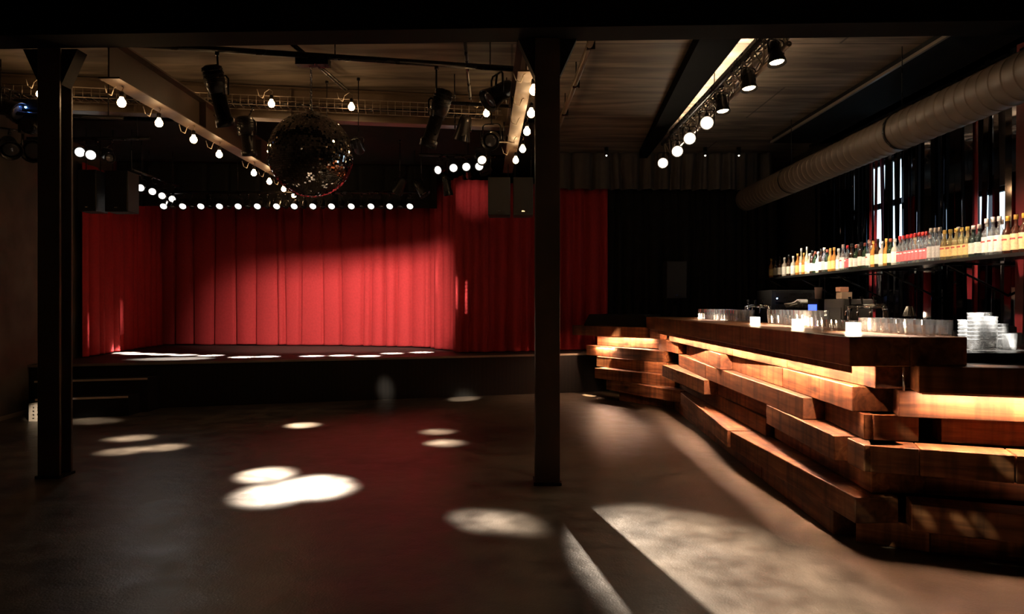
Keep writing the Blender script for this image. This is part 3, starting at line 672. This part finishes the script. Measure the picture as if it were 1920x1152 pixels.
# ------------------------------------------------------------------ mirror ball
BC = PD(583, 291, 5.86); BR = .357
t = thing('mirror_ball', tuple(BC), 'large mirror ball hanging in front of the stage', 'mirror ball')
b = MB(); b.sphere((0, 0, 0), BR-.004, 40, 24); b.build('ball_core', mat('ball_core', (.03, .03, .03), .5), t)
b = MB(); rows = 62
for i in range(rows):
    th0 = math.pi*i/rows; th1 = math.pi*(i+1)/rows; g = math.pi/rows*.05
    nseg = max(6, int(round(2*rows*math.sin((th0+th1)/2))))
    for j in range(nseg):
        p0 = 2*math.pi*j/nseg; p1 = 2*math.pi*(j+1)/nseg; gp = (p1-p0)*.05
        jit = R.gauss(0, .024); jit2 = R.gauss(0, .024)
        q = []
        for (a, c) in ((th0+g, p0+gp), (th1-g, p0+gp), (th1-g, p1-gp), (th0+g, p1-gp)):
            q.append(Vector((BR*math.sin(a)*math.cos(c), BR*math.sin(a)*math.sin(c), BR*math.cos(a))))
        cen = sum(q, Vector())/4; up = (q[0]-q[1]).normalized(); sd = (q[3]-q[0]).normalized(); nrm = cen.normalized()
        vv = [b.bm.verts.new(p + nrm*((p-cen).dot(up)*jit*3 + (p-cen).dot(sd)*jit2*3)) for p in q]
        b.bm.faces.new(vv)
b.build('mirror_tiles', mat('mirror_tile', (.66, .64, .62), .03, 1, .25, 12), t)
b = MB(); b.lathe([(.05, BR-.02), (.05, BR+.012), (.02, BR+.018)], 16); b.build('crown_cap', CHROME, t)
b = MB(); zz = BR+.02
for k in range(14): 
    M = Matrix.Translation((0, 0, zz+.02+k*.033)) @ Matrix.Rotation(math.pi/2*(k % 2), 4, 'Z')
    for s in (-.006, .006): b.cyl(M @ Vector((s, 0, -.02)), M @ Vector((s, 0, .02)), .0025, seg=6)
    for q in (-.02, .02): b.cyl(M @ Vector((-.006, 0, q)), M @ Vector((.006, 0, q)), .0025, seg=6)
b.build('chain', CHROME, t)
mz = 3.45 - BC.z - .04
b = MB(); b.box((-.12, -.05, mz-.03), (.16, .05, mz+.03)); b.build('motor', BLKM, t)

# ------------------------------------------------------------------ rig pipes, cable trays, truss
BARS = []
def pipe(p0, p1, r, name, label, m=BLKM, cat='pipe', drops=()):
    p0 = Vector(p0); p1 = Vector(p1)
    if cat == 'pipe': BARS.append((p0, p1, r))
    t = thing(name, tuple(p0), label, cat)
    b = MB(); b.cyl((0, 0, 0), p1-p0, r, seg=12); b.build('tube', m, t)
    for f in drops:
        q = (p1-p0)*f
        b = MB(); b.cyl(q + Vector((0, 0, r)), Vector((q.x, q.y, CZ-p0.z)), .006, seg=6); b.build('drop_rod', m, t)
    return t
pipe((-3.05, 5.55, 3.45), (.02, 6.14, 3.45), .026, 'lighting_bar', 'front black lighting bar carrying the mirror ball motor', drops=(.1, .5, .93))
CL = lambda x: 7.5 + .155*x
BARS.append((Vector((-5.5, CL(-5.5)+.18, 3.43)), Vector((-.1, CL(-.1)+.18, 3.43)), 0))
# cable tray across, wire basket
t = thing('cable_tray', (-2.8, CL(-2.8)+.18, 3.43), 'wire cable tray crossing the ceiling above the dance floor', 'cable tray', None, math.atan(.155))
b = MB()
for s in (-.09, .09):
    for zz in (0, .10): b.cyl((-2.7, s, zz), (2.72, s, zz), .005, seg=6)
for i in range(68):
    xx = -2.7 + i*.08
    b.cyl((xx, -.09, 0), (xx, .09, 0), .0035, seg=5); b.cyl((xx, -.09, 0), (xx, -.09, .10), .0035, seg=5); b.cyl((xx, .09, 0), (xx, .09, .10), .0035, seg=5)
b.build('wire_basket', mat('zinc_wire', (.28, .22, .17), .4, .6), t)
for q in range(4):
    pts = [(-2.7+i*.23, -.05+.03*q+R.uniform(-.01, .01), .014+R.uniform(0, .02)) for i in range(24)]
    b = MB(); b.tube(pts, .009, 6); b.build('cable', BLKM, t)
t = ibeam((-5.6, CL(-5.6)+.42, 0), (-.02, CL(-.02)+.42, 0), .16, 3.36, 3.71, 'roof_beam', 'brown steel cross beam behind the wire cable tray')
pipe((-1.93, 5.9, 3.60), (-1.74, 7.1, 3.56), .012, 'tie_rod', 'thin black rod running back from the motor right of the mirror ball', cat='rod')
pipe((-1.90, 5.9, 3.60), (-1.70, 7.1, 3.56), .010, 'tie_rod', 'thinner black rod beside the other one right of the mirror ball', cat='rod')
pipe((-.40, 5.7, 3.6), (-.44, 7.2, 3.5), .016, 'tie_rod', 'black rod above the tilted spotlight near the middle column', cat='rod')
pipe((-5.5, 9.94, 2.96), (-1.2, 9.94, 2.96), .022, 'lighting_bar', 'black bar carrying the long row of small stage lamps', drops=(.05, .35, .65, .95))
pipe((-4.98, 8.9, 3.1), (-4.98, 10.3, 3.1), .02, 'lighting_bar', 'short black bar with four lamps at the left of the stage', drops=(.2, .8))
pipe((-1.2, 8.80, 3.26), (.05, 8.95, 3.26), .02, 'lighting_bar', 'short black bar with four white lamps right of the mirror ball', drops=(.1, .9))
pipe((-5.75, 8.1, 3.3), (-4.3, 8.1, 3.3), .02, 'lighting_bar', 'black bar behind the left column carrying stage lamps', drops=(.2, .9))
pipe((-5.25, 6.6, 3.2), (-3.9, 6.85, 3.2), .02, 'lighting_bar', 'black bar left of the left column with moving heads', drops=(.2, .9))
pipe((-.75, 7.05, 3.42), (.02, 7.2, 3.42), .02, 'lighting_bar', 'short black bar crowded with spotlights left of the middle column', drops=(.2, .9))
# triangular truss above the bar
t = thing('lighting_truss', (2.09, 5.15, 3.40), 'lattice lighting truss above the bar front', 'truss')
ch = [(-.05, .10), (.10, .10), (.0, -.10)]; TL = 4.1
for i, (cx, cz) in enumerate(ch):
    b = MB(); b.cyl((cx, 0, cz), (cx, TL, cz), .022, seg=12); b.build('chord', BLKM if i == 0 else mat('alu_tube', (.42, .36, .30), .3, .8), t)
for (i, j) in ((0, 1), (1, 2), (2, 0)):
    b = MB(); n = 32
    for k in range(n):
        a = ch[i] if k % 2 == 0 else ch[j]; c = ch[j] if k % 2 == 0 else ch[i]
        b.cyl((a[0], TL*k/n, a[1]), (c[0], TL*(k+1)/n, c[1]), .007, seg=6)
    b.build('lacing', MAT['alu_tube'], t)
for yy in (.4, 1.9, 3.4):
    b = MB(); b.cyl((.0, yy, -.1), (.0, yy, CZ-3.40), .006); b.build('drop_rod', BLKM, t)
for q in range(3):
    pts = [(-.0+.035*q+R.uniform(-.01, .01), i*.165, .125+R.uniform(-.01, .012)) for i in range(24)]
    b = MB(); b.tube(pts, .009, 6); b.build('cable', BLKM, t)
# linear uplight added on the truss to brighten the ceiling band; lip shields joist
t = thing('added_uplight', (2.08, 5.2, 3.53), 'slim added linear uplight on top of the lighting truss', 'light')
b = MB(); b.box((-.025, 0, 0), (.025, 3.7, .02)); b.box((-.03, 0, 0), (-.025, 3.7, .05)); b.build('housing', BLKM, t)
b = MB(); b.box((-.012, .02, .021), (.012, 3.68, .023)); b.build('diffuser', emis('uplight_tape', (1, .74, .48), 170), t)

# ------------------------------------------------------------------ stage lights
def fixture(pos, aim, r, L, label, hang=None, lit=None, name='par_light', group=None, flare=1.12, W=0, ang=30, col=PAR, target=None, blend=.5, style='par', cat='spotlight'):
    pos = Vector(pos); d = (Vector(aim)).normalized()
    t = thing(name, tuple(pos), label, cat, group)
    M = d.to_track_quat('Z', 'Y').to_matrix().to_4x4()
    if style == 'par':
        prof = [(r*.35, -L*.62), (r*.62, -L*.56), (r*.78, -L*.4), (r*.85, 0), (r*flare, L*.38), (r*flare, L*.40), (r*flare*.93, L*.40), (r*.8, L*.05)]
        b = MB(); b.lathe(prof, 20, M, caps=True); b.build('can', BLKM, t)
        b = MB(); b.lathe([(r*.86, L*.30), (r*.6, L*.325), (.002, L*.335)], 20, M); b.build('lens', lit if lit else mat('dark_lens', (.05, .05, .055), .1), t)
    else:  # ellipsoidal profile spotlight
        b = MB(); b.lathe([(r*.5, -L*.5), (r*.95, -L*.46), (r*1.0, -L*.18), (r*.75, -L*.05)], 20, M); b.build('lamp_housing', BLKM, t)
        b = MB(); b.box((-r*.9, -r*.25, -L*.12), (r*.9, r*.25, -L*.02), M); b.build('shutter_gate', CHROME, t)
        b = MB(); b.lathe([(r*.72, -L*.06), (r*.72, L*.36), (r*.9, L*.38), (r*.9, L*.5), (r*.8, L*.5), (r*.7, L*.3)], 20, M); b.build('barrel', BLKM, t)
        b = MB(); b.lathe([(r*.78, L*.42), (.002, L*.44)], 20, M); b.build('lens', lit if lit else mat('dark_lens', (.05, .05, .055), .1), t)
        for q in (-.42, -.36, -.30, -.24):
            b = MB(); b.lathe([(r*1.0, L*q), (r*1.06, L*q+.004), (r*1.0, L*q+.008)], 20, M, caps=False); b.build('cooling_fin', BLKM, t)
    # yoke
    ax = Vector((0, 0, 1)).cross(d)
    ax = ax.normalized() if ax.length > .05 else Vector((1, 0, 0))
    up = Vector((0, 0, 1)); w_ = r*1.12; hy = max(r*1.9, .06)
    b = MB(); pts = [ax*w_, ax*w_ + up*hy*.85, ax*w_*.75 + up*hy, -ax*w_*.75 + up*hy, -ax*w_ + up*hy*.85, -ax*w_]
    b.tube(pts, max(.003, r*.09), 6); b.build('yoke', BLKM, t)
    if hang:
        best = Vector((pos.x, pos.y, hang)); bd = .45; rr_ = 0
        for a_, c_, r_ in BARS:      # nearest bar overhead at the same height
            dd_ = c_-a_; f_ = max(0, min(1, (pos-a_).to_2d().dot(dd_.to_2d())/dd_.to_2d().length_squared)); q_ = a_+dd_*f_
            if abs(q_.z-hang) < .04 and (q_-pos).to_2d().length < bd: best = q_; bd = (q_-pos).to_2d().length; rr_ = r_
        top = best - pos - Vector((0, 0, rr_*.9))
        b = MB(); b.cyl(up*hy, top - Vector((0, 0, .02)), max(.004, r*.1), seg=8); b.cyl(top - Vector((0, 0, .03)), top, .018, seg=8); b.build('clamp', BLKM, t)
    if W: spot(t, pos + d*(L*.42), target if target is not None else pos + d*3, W, ang, blend, col, r*.5)
    return t
# long row of fourteen lamps over the stage
pxs = [308, 344, 378, 413, 448, 484, 520, 553, 588, 623, 660, 697, 732, 770]
stage_pts = [(236,662),(256,664),(270,664),(305,665),(345,666),(395,667),(455,670),(500,669),(585,668),(640,667),(690,668),(735,663),(790,661),(330,673)]
for i, px in enumerate(pxs):
    p = PD(px, 384, 9.92); s = stage_pts[i]; tg = P(s[0], s[1], SZ)
    aim = Vector((0, -.78, -.62)) + Vector(((583-px)*.0006, 0, 0))
    fixture(p, aim, .052, .16, 'small white stage lamp, %s from the left in the long row over the stage' % ORD[i], 2.96, LENS_W, group='stage lamps in the long row', W=16000, ang=10, col=COOL, target=tg, blend=.7)
    if i < 13:
        q = PD((px+pxs[i+1])/2, 384, 9.97)
        fixture(q, (0, -.5, -.85), .035, .12, 'unlit small lamp just right of the %s lit lamp in the long row' % ORD[i], 2.96, group='unlit lamps in the long row')
for i, (px, py, d) in enumerate(((265, 351, 9.13), (287, 358, 9.43), (305, 366, 9.8), (324, 372, 10.08))):
    fixture(PD(px, py, d), (.25, -.85, -.35), .052, .16, 'white lamp on the slanting bar over stage left, %s from the left' % ORD[i], 3.1, LENS_W, group='lamps over stage left', W=4, ang=60, col=COOL)
for i, (px, py) in enumerate(((825, 318), (850, 314), (874, 312), (898, 311))):
    fixture(PD(px, py, 8.8), (.1-.5*(i == 0), -.85, -.3), .056, .18, 'white lamp above the bright red drape, %s from the left of four' % ORD[i], 3.26, LENS_W, group='four lamps above the bright red drape', W=0)
for i, (px, py, sx) in enumerate(((147, 285, .9), (172, 290, .3), (200, 296, 1.4))):
    fixture(PD(px, py, 8.0), (sx, -.8, -.25), .06, .18, ['lit lamp half hidden behind the left column', 'lit white lamp just right of the left column', 'side turned lamp right of the left column'][i], 3.3, LENS_W if i < 2 else None, group='lamps behind the left column', W=0)
# profile spots and cans on the rigs
fixture(PD(410, 180, 5.72), (.1, .35, -.9), .085, .50, 'big dark profile spotlight hanging upper left of the mirror ball', 3.45, style='profile', name='profile_spotlight')
fixture(PD(818, 222, 6.02), (-.33, .25, -.9), .085, .52, 'big dark profile spotlight tilted down right of the mirror ball', 3.45, style='profile', name='profile_spotlight')
fixture(PD(463, 255, 7.0), (.02, .3, -.95), .085, .40, 'smaller dark profile spotlight left of the mirror ball', 3.43, style='profile', name='profile_spotlight')
fixture(PD(932, 178, 6.9), (-.55, -.3, -.45), .11, .34, 'large black can lamp pointing left near the middle column', 3.42)
fixture(PD(922, 262, 7.1), (-.1, -.6, -.3), .085, .24, 'round black can lamp below the large can near the middle column', 3.42)
fixture(PD(868, 245, 7.6), (-.2, .3, -.8), .09, .26, 'dim black can lamp hanging below the cross beam', 3.36)
fixture(PD(906, 312, 8.85), (.4, -.2, -.8), .08, .24, 'black can lamp right of the four white lamps', 3.26)
fixture(PD(750, 350, 9.3), (-.4, .4, -.6), .07, .24, 'black lamp hanging low above the right end of the stage', 3.57)
fixture(PD(790, 355, 9.2), (.5, -.1, -.7), .07, .24, 'tilted black lamp by the right stage curtain', 3.57)
fixture(PD(838, 350, 9.2), (.15, .2, -.9), .06, .30, 'slim black lamp left of the bright red drape', 3.26)
fixture(PD(20, 205, 6.7), (.8, -.1, -.35), .10, .30, 'black lamp with blue sheen at the upper left edge', 3.2)
fixture(PD(68, 283, 7.9), (.15, -.8, -.2), .12, .26, 'round dark lamp low against the left wall', 3.3)
fixture(PD(18, 275, 7.4), (.5, -.5, -.5), .10, .26, 'dark lamp at the left edge beside the round lamp', 3.2)
# moving head with blue leds
t = thing('moving_head', tuple(PD(62, 235, 6.8)), 'moving head lamp with blue indicator left of the left column', 'spotlight')
b = MB(); b.box((-.13, -.1, .12), (.13, .1, .24)); b.build('base', BLKM, t, bevel=.01)
b = MB(); b.box((-.13, -.03, -.08), (-.1, .03, .12)); b.box((.1, -.03, -.08), (.13, .03, .12)); b.build('arm', BLKM, t)
b = MB(); b.lathe([(.05, -.13), (.085, -.06), (.085, .07), (.07, .1)], 18, Matrix.Rotation(1.9, 4, 'X')); b.build('head', BLKM, t)
b = MB(); b.sphere((.0, -.105, .15), .008); b.build('indicator', emis('blue_spark', (.1, .3, 1), 120), t)
b = MB(); b.cyl((0, 0, .24), (0, 0, 3.2-PD(62, 235, 6.8).z), .012); b.build('clamp', BLKM, t)
# small junction plate
b = MB(); b.box((-.11, -.09, 0), (.11, .09, .012)); tag(b.build('mounting_plate', mat('pale_plate', (.5, .42, .34), .5), loc=tuple(PD(945, 268, 7.6)), rot=(.25, 0, .1)), 'pale flat plate hanging among the lamps by the middle column', 'plate')
pipe(PD(945, 262, 7.6), (PD(945, 262, 7.6).x, 7.6, 3.36), .008, 'tie_rod', 'thin rod above the pale plate by the middle column', cat='rod')
# speakers
def speaker(px0, px1, py0, py1, d, label, top, stand=False):
    a = PD(px0, py1, d); c = PD(px1, py0, d); wd = c.x-a.x; h = c.z-a.z
    t = thing('loudspeaker', ((a.x+c.x)/2, d, a.z), label, 'speaker')
    b = MB(); b.box((-wd/2, 0, 0), (wd/2, .26, h)); b.build('cabinet', mat('speaker_paint', (.007, .006, .005), .6), t, bevel=.008)
    b = MB(); b.box((-wd/2+.015, -.008, .02), (wd/2-.015, 0, h-.02)); b.build('grille', mat('speaker_grille', (.006, .005, .0045), .5, bump=.4, bscale=400), t)
    b = MB(); b.box((-.018, -.013, .045), (.018, -.008, .058)); b.build('badge', CHROME, t)
    if stand:
        b = MB(); b.cyl((0, .13, 0), (0, .13, -a.z+.35), .018); b.build('pole', BLKM, t)
        for k in range(3):
            an = k*2.094+.5; b = MB(); b.cyl((0, .13, -a.z+.4), (.38*math.cos(an), .13+.38*math.sin(an), -a.z+.012), .011); b.build('leg', BLKM, t)
    else:
        b = MB()
        for s in (-1, 1): b.cyl((s*wd*.4, .13, h), (s*wd*.4, .13, top-a.z), .006, seg=6)
        b.build('suspension_rods', BLKM, t)
speaker(915, 957, 332, 404, 8.6, 'black hanging loudspeaker left of the pair beside the middle column', 3.56)
speaker(962, 1000, 332, 404, 8.7, 'black hanging loudspeaker partly behind the middle column', 3.56)
speaker(196, 240, 320, 397, 8.6, 'black hanging loudspeaker with small badge right of the left column', 3.56)
speaker(146, 180, 318, 396, 8.5, 'black hanging loudspeaker tucked behind the left column', 3.56)
speaker(1250, 1288, 490, 560, 10.3, 'black loudspeaker on a stand in front of the black drape', 0, True)
# seven pars on the bar truss
for i, (px, py, d) in enumerate(((1455, 103, 5.3), (1403, 153, 5.85), (1354, 197, 6.5))):
    fixture(PD(px, py, d), (.05, -.18, -1), .062, .19, 'black spotlight with warm glow under the truss, %s from the near end' % ORD[i], 3.29, emis('par_lens_warm', (1, .72, .42), 30), group='dark spotlights on the bar truss', flare=1.18,
            W=30, ang=62, col=(1, .74, .48), target=(1.3-.1*i, d-.6, 0), blend=1)
for i, (px, py, d) in enumerate(((1325, 230, 7.0), (1293, 259, 7.67), (1270, 283, 8.3), (1243, 305, 9.0))):
    fixture(PD(px, py, d), (-.2, -.85, -.3), .066, .17, 'dazzling spotlight facing the room on the truss, %s from the far end' % ORD[3-i], 3.29, emis('par_dazzle', (1, .80, .56), 60), group='dazzling spotlights on the bar truss', flare=1.15, W=0)
for i, (px, py) in enumerate(((1137, 290), (1322, 311), (1385, 318))):
    t = thing('ceiling_downlight', (PD(px, py, 10.4).x, 10.4, CZ-.12), 'tiny ceiling lamp before the valance, ' + ['left of the truss', 'just right of the truss end', 'near the end of the duct'][i], 'lamp')
    b = MB(); b.lathe([(.03, 0), (.035, .12)], 12); b.build('housing', BLKM, t)
    b = MB(); b.sphere((0, -.01, -.005), .012); b.build('bulb', emis('tiny_bulb', COOL, 6), t)

# ------------------------------------------------------------------ festoon bulbs
bproto = None
def bulb(p, hz, label, grp):
    global bproto
    if bproto is None:
        t = thing('hanging_bulb', tuple(p), label, 'light bulb', grp)
        b = MB(); b.lathe([(.002, -.036), (.018, -.031), (.031, -.016), (.034, 0), (.030, .016), (.018, .034), (.014, .046)], 16); b.build('glass_bulb', BULBM, t)
        b = MB(); b.lathe([(.016, .046), (.019, .05), (.019, .085), (.008, .095)], 12); b.build('socket', BLKM, t)
        pts = [(0, 0, .09), (.01, .01, .13), (-.03, .02, .16), (-.08, .03, .13), (-.10, .03, .07), (-.14, .03, .09), (-.16, .03, .16)]
        b = MB(); b.tube(pts, .004, 6); b.build('cord', CABLE, t)
        bproto = t
    else: dup(bproto, tuple(p), 0, label, grp)
for i, (px, py) in enumerate(((228,193),(298,231),(363,262),(411,290),(476,325),(505,341),(532,355),(551,367))):
    d = (2.98-CAM_H)*FPX/(HY-py); bulb(PD(px, py, d), 3.12, 'glowing bare bulb under the left roof beam, %s from the left column' % ORD[i], 'bulbs under the left roof beam')
for i, (px, py) in enumerate(((75,177),(348,188),(509,195),(659,201),(912,213))):
    d = (3.40-CAM_H)*FPX/(HY-py); bulb(PD(px, py, d), 3.5, 'glowing bare bulb below the cable tray, ' + ['left of the left column', 'first right of the left beam', 'just left of the mirror ball chain', 'upper right of the mirror ball', 'beside the large can lamp'][i], 'bulbs below the cable tray')
for i, (px, py) in enumerate(((1001,170),(996,213),(988,247),(980,280),(967,301))):
    d = (2.98-CAM_H)*FPX/(HY-py); bulb(PD(px, py, d), 3.12, 'glowing bare bulb beside the middle column beam, %s from the top' % ORD[i], 'bulbs beside the middle column')

bproto = None; BULBM = BULBD
for i in range(9):
    bulb(Vector((-4.2+i*.95, 1.4, 3.05)), 3.2, 'bare bulb of the row across the front of the room, %s from the left' % ORD[i], 'bulbs across the front of the room')
pipe((-4.6, 1.4, 3.22), (4.4, 1.4, 3.22), .02, 'lighting_bar', 'bar across the front of the room holding bare bulbs', drops=(.1, .5, .9))
# ------------------------------------------------------------------ perforated block by the wall
t = thing('perforated_block', (-5.36, 7.76, 0), 'pale perforated block on the floor before the stage steps behind the left column', 'block')
PB = mat('pale_block', (.62, .52, .42), .6)
b = MB(); b.box((-.13, .02, .005), (.13, .11, .19)); b.build('dark_core', BLACK, t)
b = MB()
for i in range(5): b.box((-.13+.0575*i, 0, 0), (-.10+.0575*i, .02, .195))
for i in range(5): b.box((-.13, .001, .041*i), (.13, .0205, .041*i+.022))
b.box((-.133, 0, .192), (.133, .11, .2)); b.box((-.134, 0, 0), (-.1305, .11, .2)); b.build('lattice', PB, t)

# ------------------------------------------------------------------ working lamps of the rig and bare spots added without fixtures
def rig(pos, aim_pt, W, ang, label, hang, blend=.5, col=PAR, r=.07):
    pos = Vector(pos); a = Vector(aim_pt) - pos
    return fixture(pos, a, r, .22, label, hang, emis('rig_lens', (1, .8, .58), 3), W=W, ang=ang, target=aim_pt, blend=blend, col=col)
WASH = rig((-1.98, 7.3, 3.12), (-2.8, 12.0, .9), 1900, 60, 'curtain wash lamp above the mirror ball', CZ, 1, (1, .86, .74), r=.045)
hd = Vector((-.87, 4.7, 0)).normalized(); sd = Vector((-hd.y, hd.x, 0))
for el, side in ((31, -1), (18.8, 1)):     # lower and upper barn door
    dn = hd*math.cos(math.radians(el)) + Vector((0, 0, -math.sin(math.radians(el)))); nn = sd.cross(dn)
    if nn.z < 0: nn = -nn
    M = Matrix((sd, dn, nn)).transposed().to_4x4()
    b = MB(); b.box((-.22, 0, -.002), (.22, .34, .002), Matrix.Translation(dn*.085 + nn*side*.03) @ M); b.build('barn_door', BLACK, WASH)
rig((-1.62, 7.2, 3.0), (-1.9, 11.8, 1.9), 1, 80, 'second curtain lamp hidden above the mirror ball', CZ, 1, (1, .86, .74), r=.05)
rig((-.60, 9.35, 3.12), (-.60, 10.4, 2.95), 12, 44, 'small lamp close to the bright red drape', 3.57, .9, (1, .8, .7), r=.04)
rig((-.38, 8.35, 3.12), (1.02, 3.5, 0), 12000, 14.5, 'lamp throwing the column shadow across the floor', CZ, 1.0, (1, .84, .66), r=.06)
# pools of light on the dance floor
pin = [(500, 890, 170, 5.5), (590, 912, 260, 6.5), (510, 925, 130, 6), (75, 784, 30, 2.2), (905, 977, 50, 3.4), (955, 979, 50, 3.4), (567, 798, 110, 5.0), (245, 822, 60, 4.6), (235, 846, 45, 4.6), (305, 840, 45, 4.6), (820, 810, 45, 4.6), (835, 831, 60, 4.8), (870, 748, 60, 4.2), (170, 790, 30, 4.5), (725, 747, 18, 2.6)]
t = thing('pinspot_cluster', (-2.03, 6.9, 2.95), 'dark pinspot cluster above and behind the mirror ball', 'spotlight')
b = MB(); b.box((-.35, -.03, .06), (.35, .03, .1)); b.cyl((0, 0, .1), (0, 0, CZ-2.95), .01); b.build('mounting_bar', BLKM, t)
for i, (px, py, W, ang) in enumerate(pin):
    tg = P(px, py, 0); lx = -.33 + .055*i
    src = Vector((-2.03+lx, 6.9, 2.95)); a = (tg-src).normalized(); M = Matrix.Translation((lx, 0, 0)) @ a.to_track_quat('Z', 'Y').to_matrix().to_4x4()
    b = MB(); b.lathe([(.012, -.06), (.022, -.04), (.024, .04), (.022, .04), (.02, .0)], 12, M); b.build('pinspot', BLKM, t)
    l = spot(t, src + a*.045, tg, W*75, ang*1.6, 1, (1, .88, .74), .05)
for px, py, dd, W in ((813, 512, 11.0, 900), (860, 553, 10.4, 900), (877, 560, 10.4, 1000), (163, 622, 9.6, 900), (232, 590, 10.6, 500)):
    for k in (-27, -20, -13, -6, 1, 8, 15, 22, 29):  # stacked narrow spots added to draw light slivers on the curtains
        tg = PD(px, py+k, dd); spot(t, (-2.03, 6.98, 2.95), tg, W*1.7*(1-abs(k)/45), 1.0, 1, (1, .9, .8), .005)
# unseen cluster added to cast mirror-ball spots on the bar end
t2 = thing('added_spot_cluster', (-.9, 2.6, 3.4), 'added small spotlight cluster, out of view, hanging from the ceiling in front of the girder', 'spotlight')
b = MB(); b.box((-.15, -.03, .02), (.15, .03, .078)); b.cyl((0, 0, .078), (0, 0, CZ-3.4), .01); b.build('mounting_bar', BLKM, t2)
for px, py, dd, W in ((1683, 795, 3.72, 3), (1705, 830, 3.6, 3), (1788, 822, 3.7, 2), (1898, 890, 3.45, 6), (1652, 915, 3.7, 2), (1620, 967, 3.7, 2), (1822, 1004, 3.5, 4), (1780, 1026, 3.6, 3), (1900, 1048, 3.5, 4)):
    tg = PD(px, py, dd); spot(t2, (-.9, 2.6, 3.4), tg, W*170, 1.0, .9, (.9, .85, .6), .01)
# bare spots added below the truss to brighten bottles, bar front and glasses
TR = bpy.data.objects['lighting_truss']
for yy, wq in ((5.0, 420), (6.4, 560), (7.8, 560), (8.6, 480)):
    spot(TR, (2.05, yy, 3.05), (3.9, yy+.4, 1.8), wq, 42, .8, (1, .84, .66), .03)
for yy in (4.9, 6.3, 7.6):
    spot(TR, (1.45, yy, 3.12), (1.9, yy+.1, .7), 14, 40, 1, (1, .76, .5), .03)
spot(TR, (2.1, 4.45, 3.05), (2.98, 4.35, 1.1), 9000, 11, .6, (1, .95, .85), .02)
for yy, ty in ((4.7, 4.1), (6.0, 5.6), (7.6, 7.5)):
    spot(TR, (2.6, yy+.6, 3.12), (2.34, ty, 1.2), 1500, 22, .9, (1, .9, .78), .02)
spot(TR, (1.85, 8.7, 3.05), (1.36, 9.7, .68), 9000, 6.5, .35, (1, .72, .45), .015)
# narrow spot added to brighten the perforated block
spot(t2, (-.9, 2.6, 3.4), (-5.36, 7.76, .1), 2600, 2.4, .9, (1, .85, .66), .01)
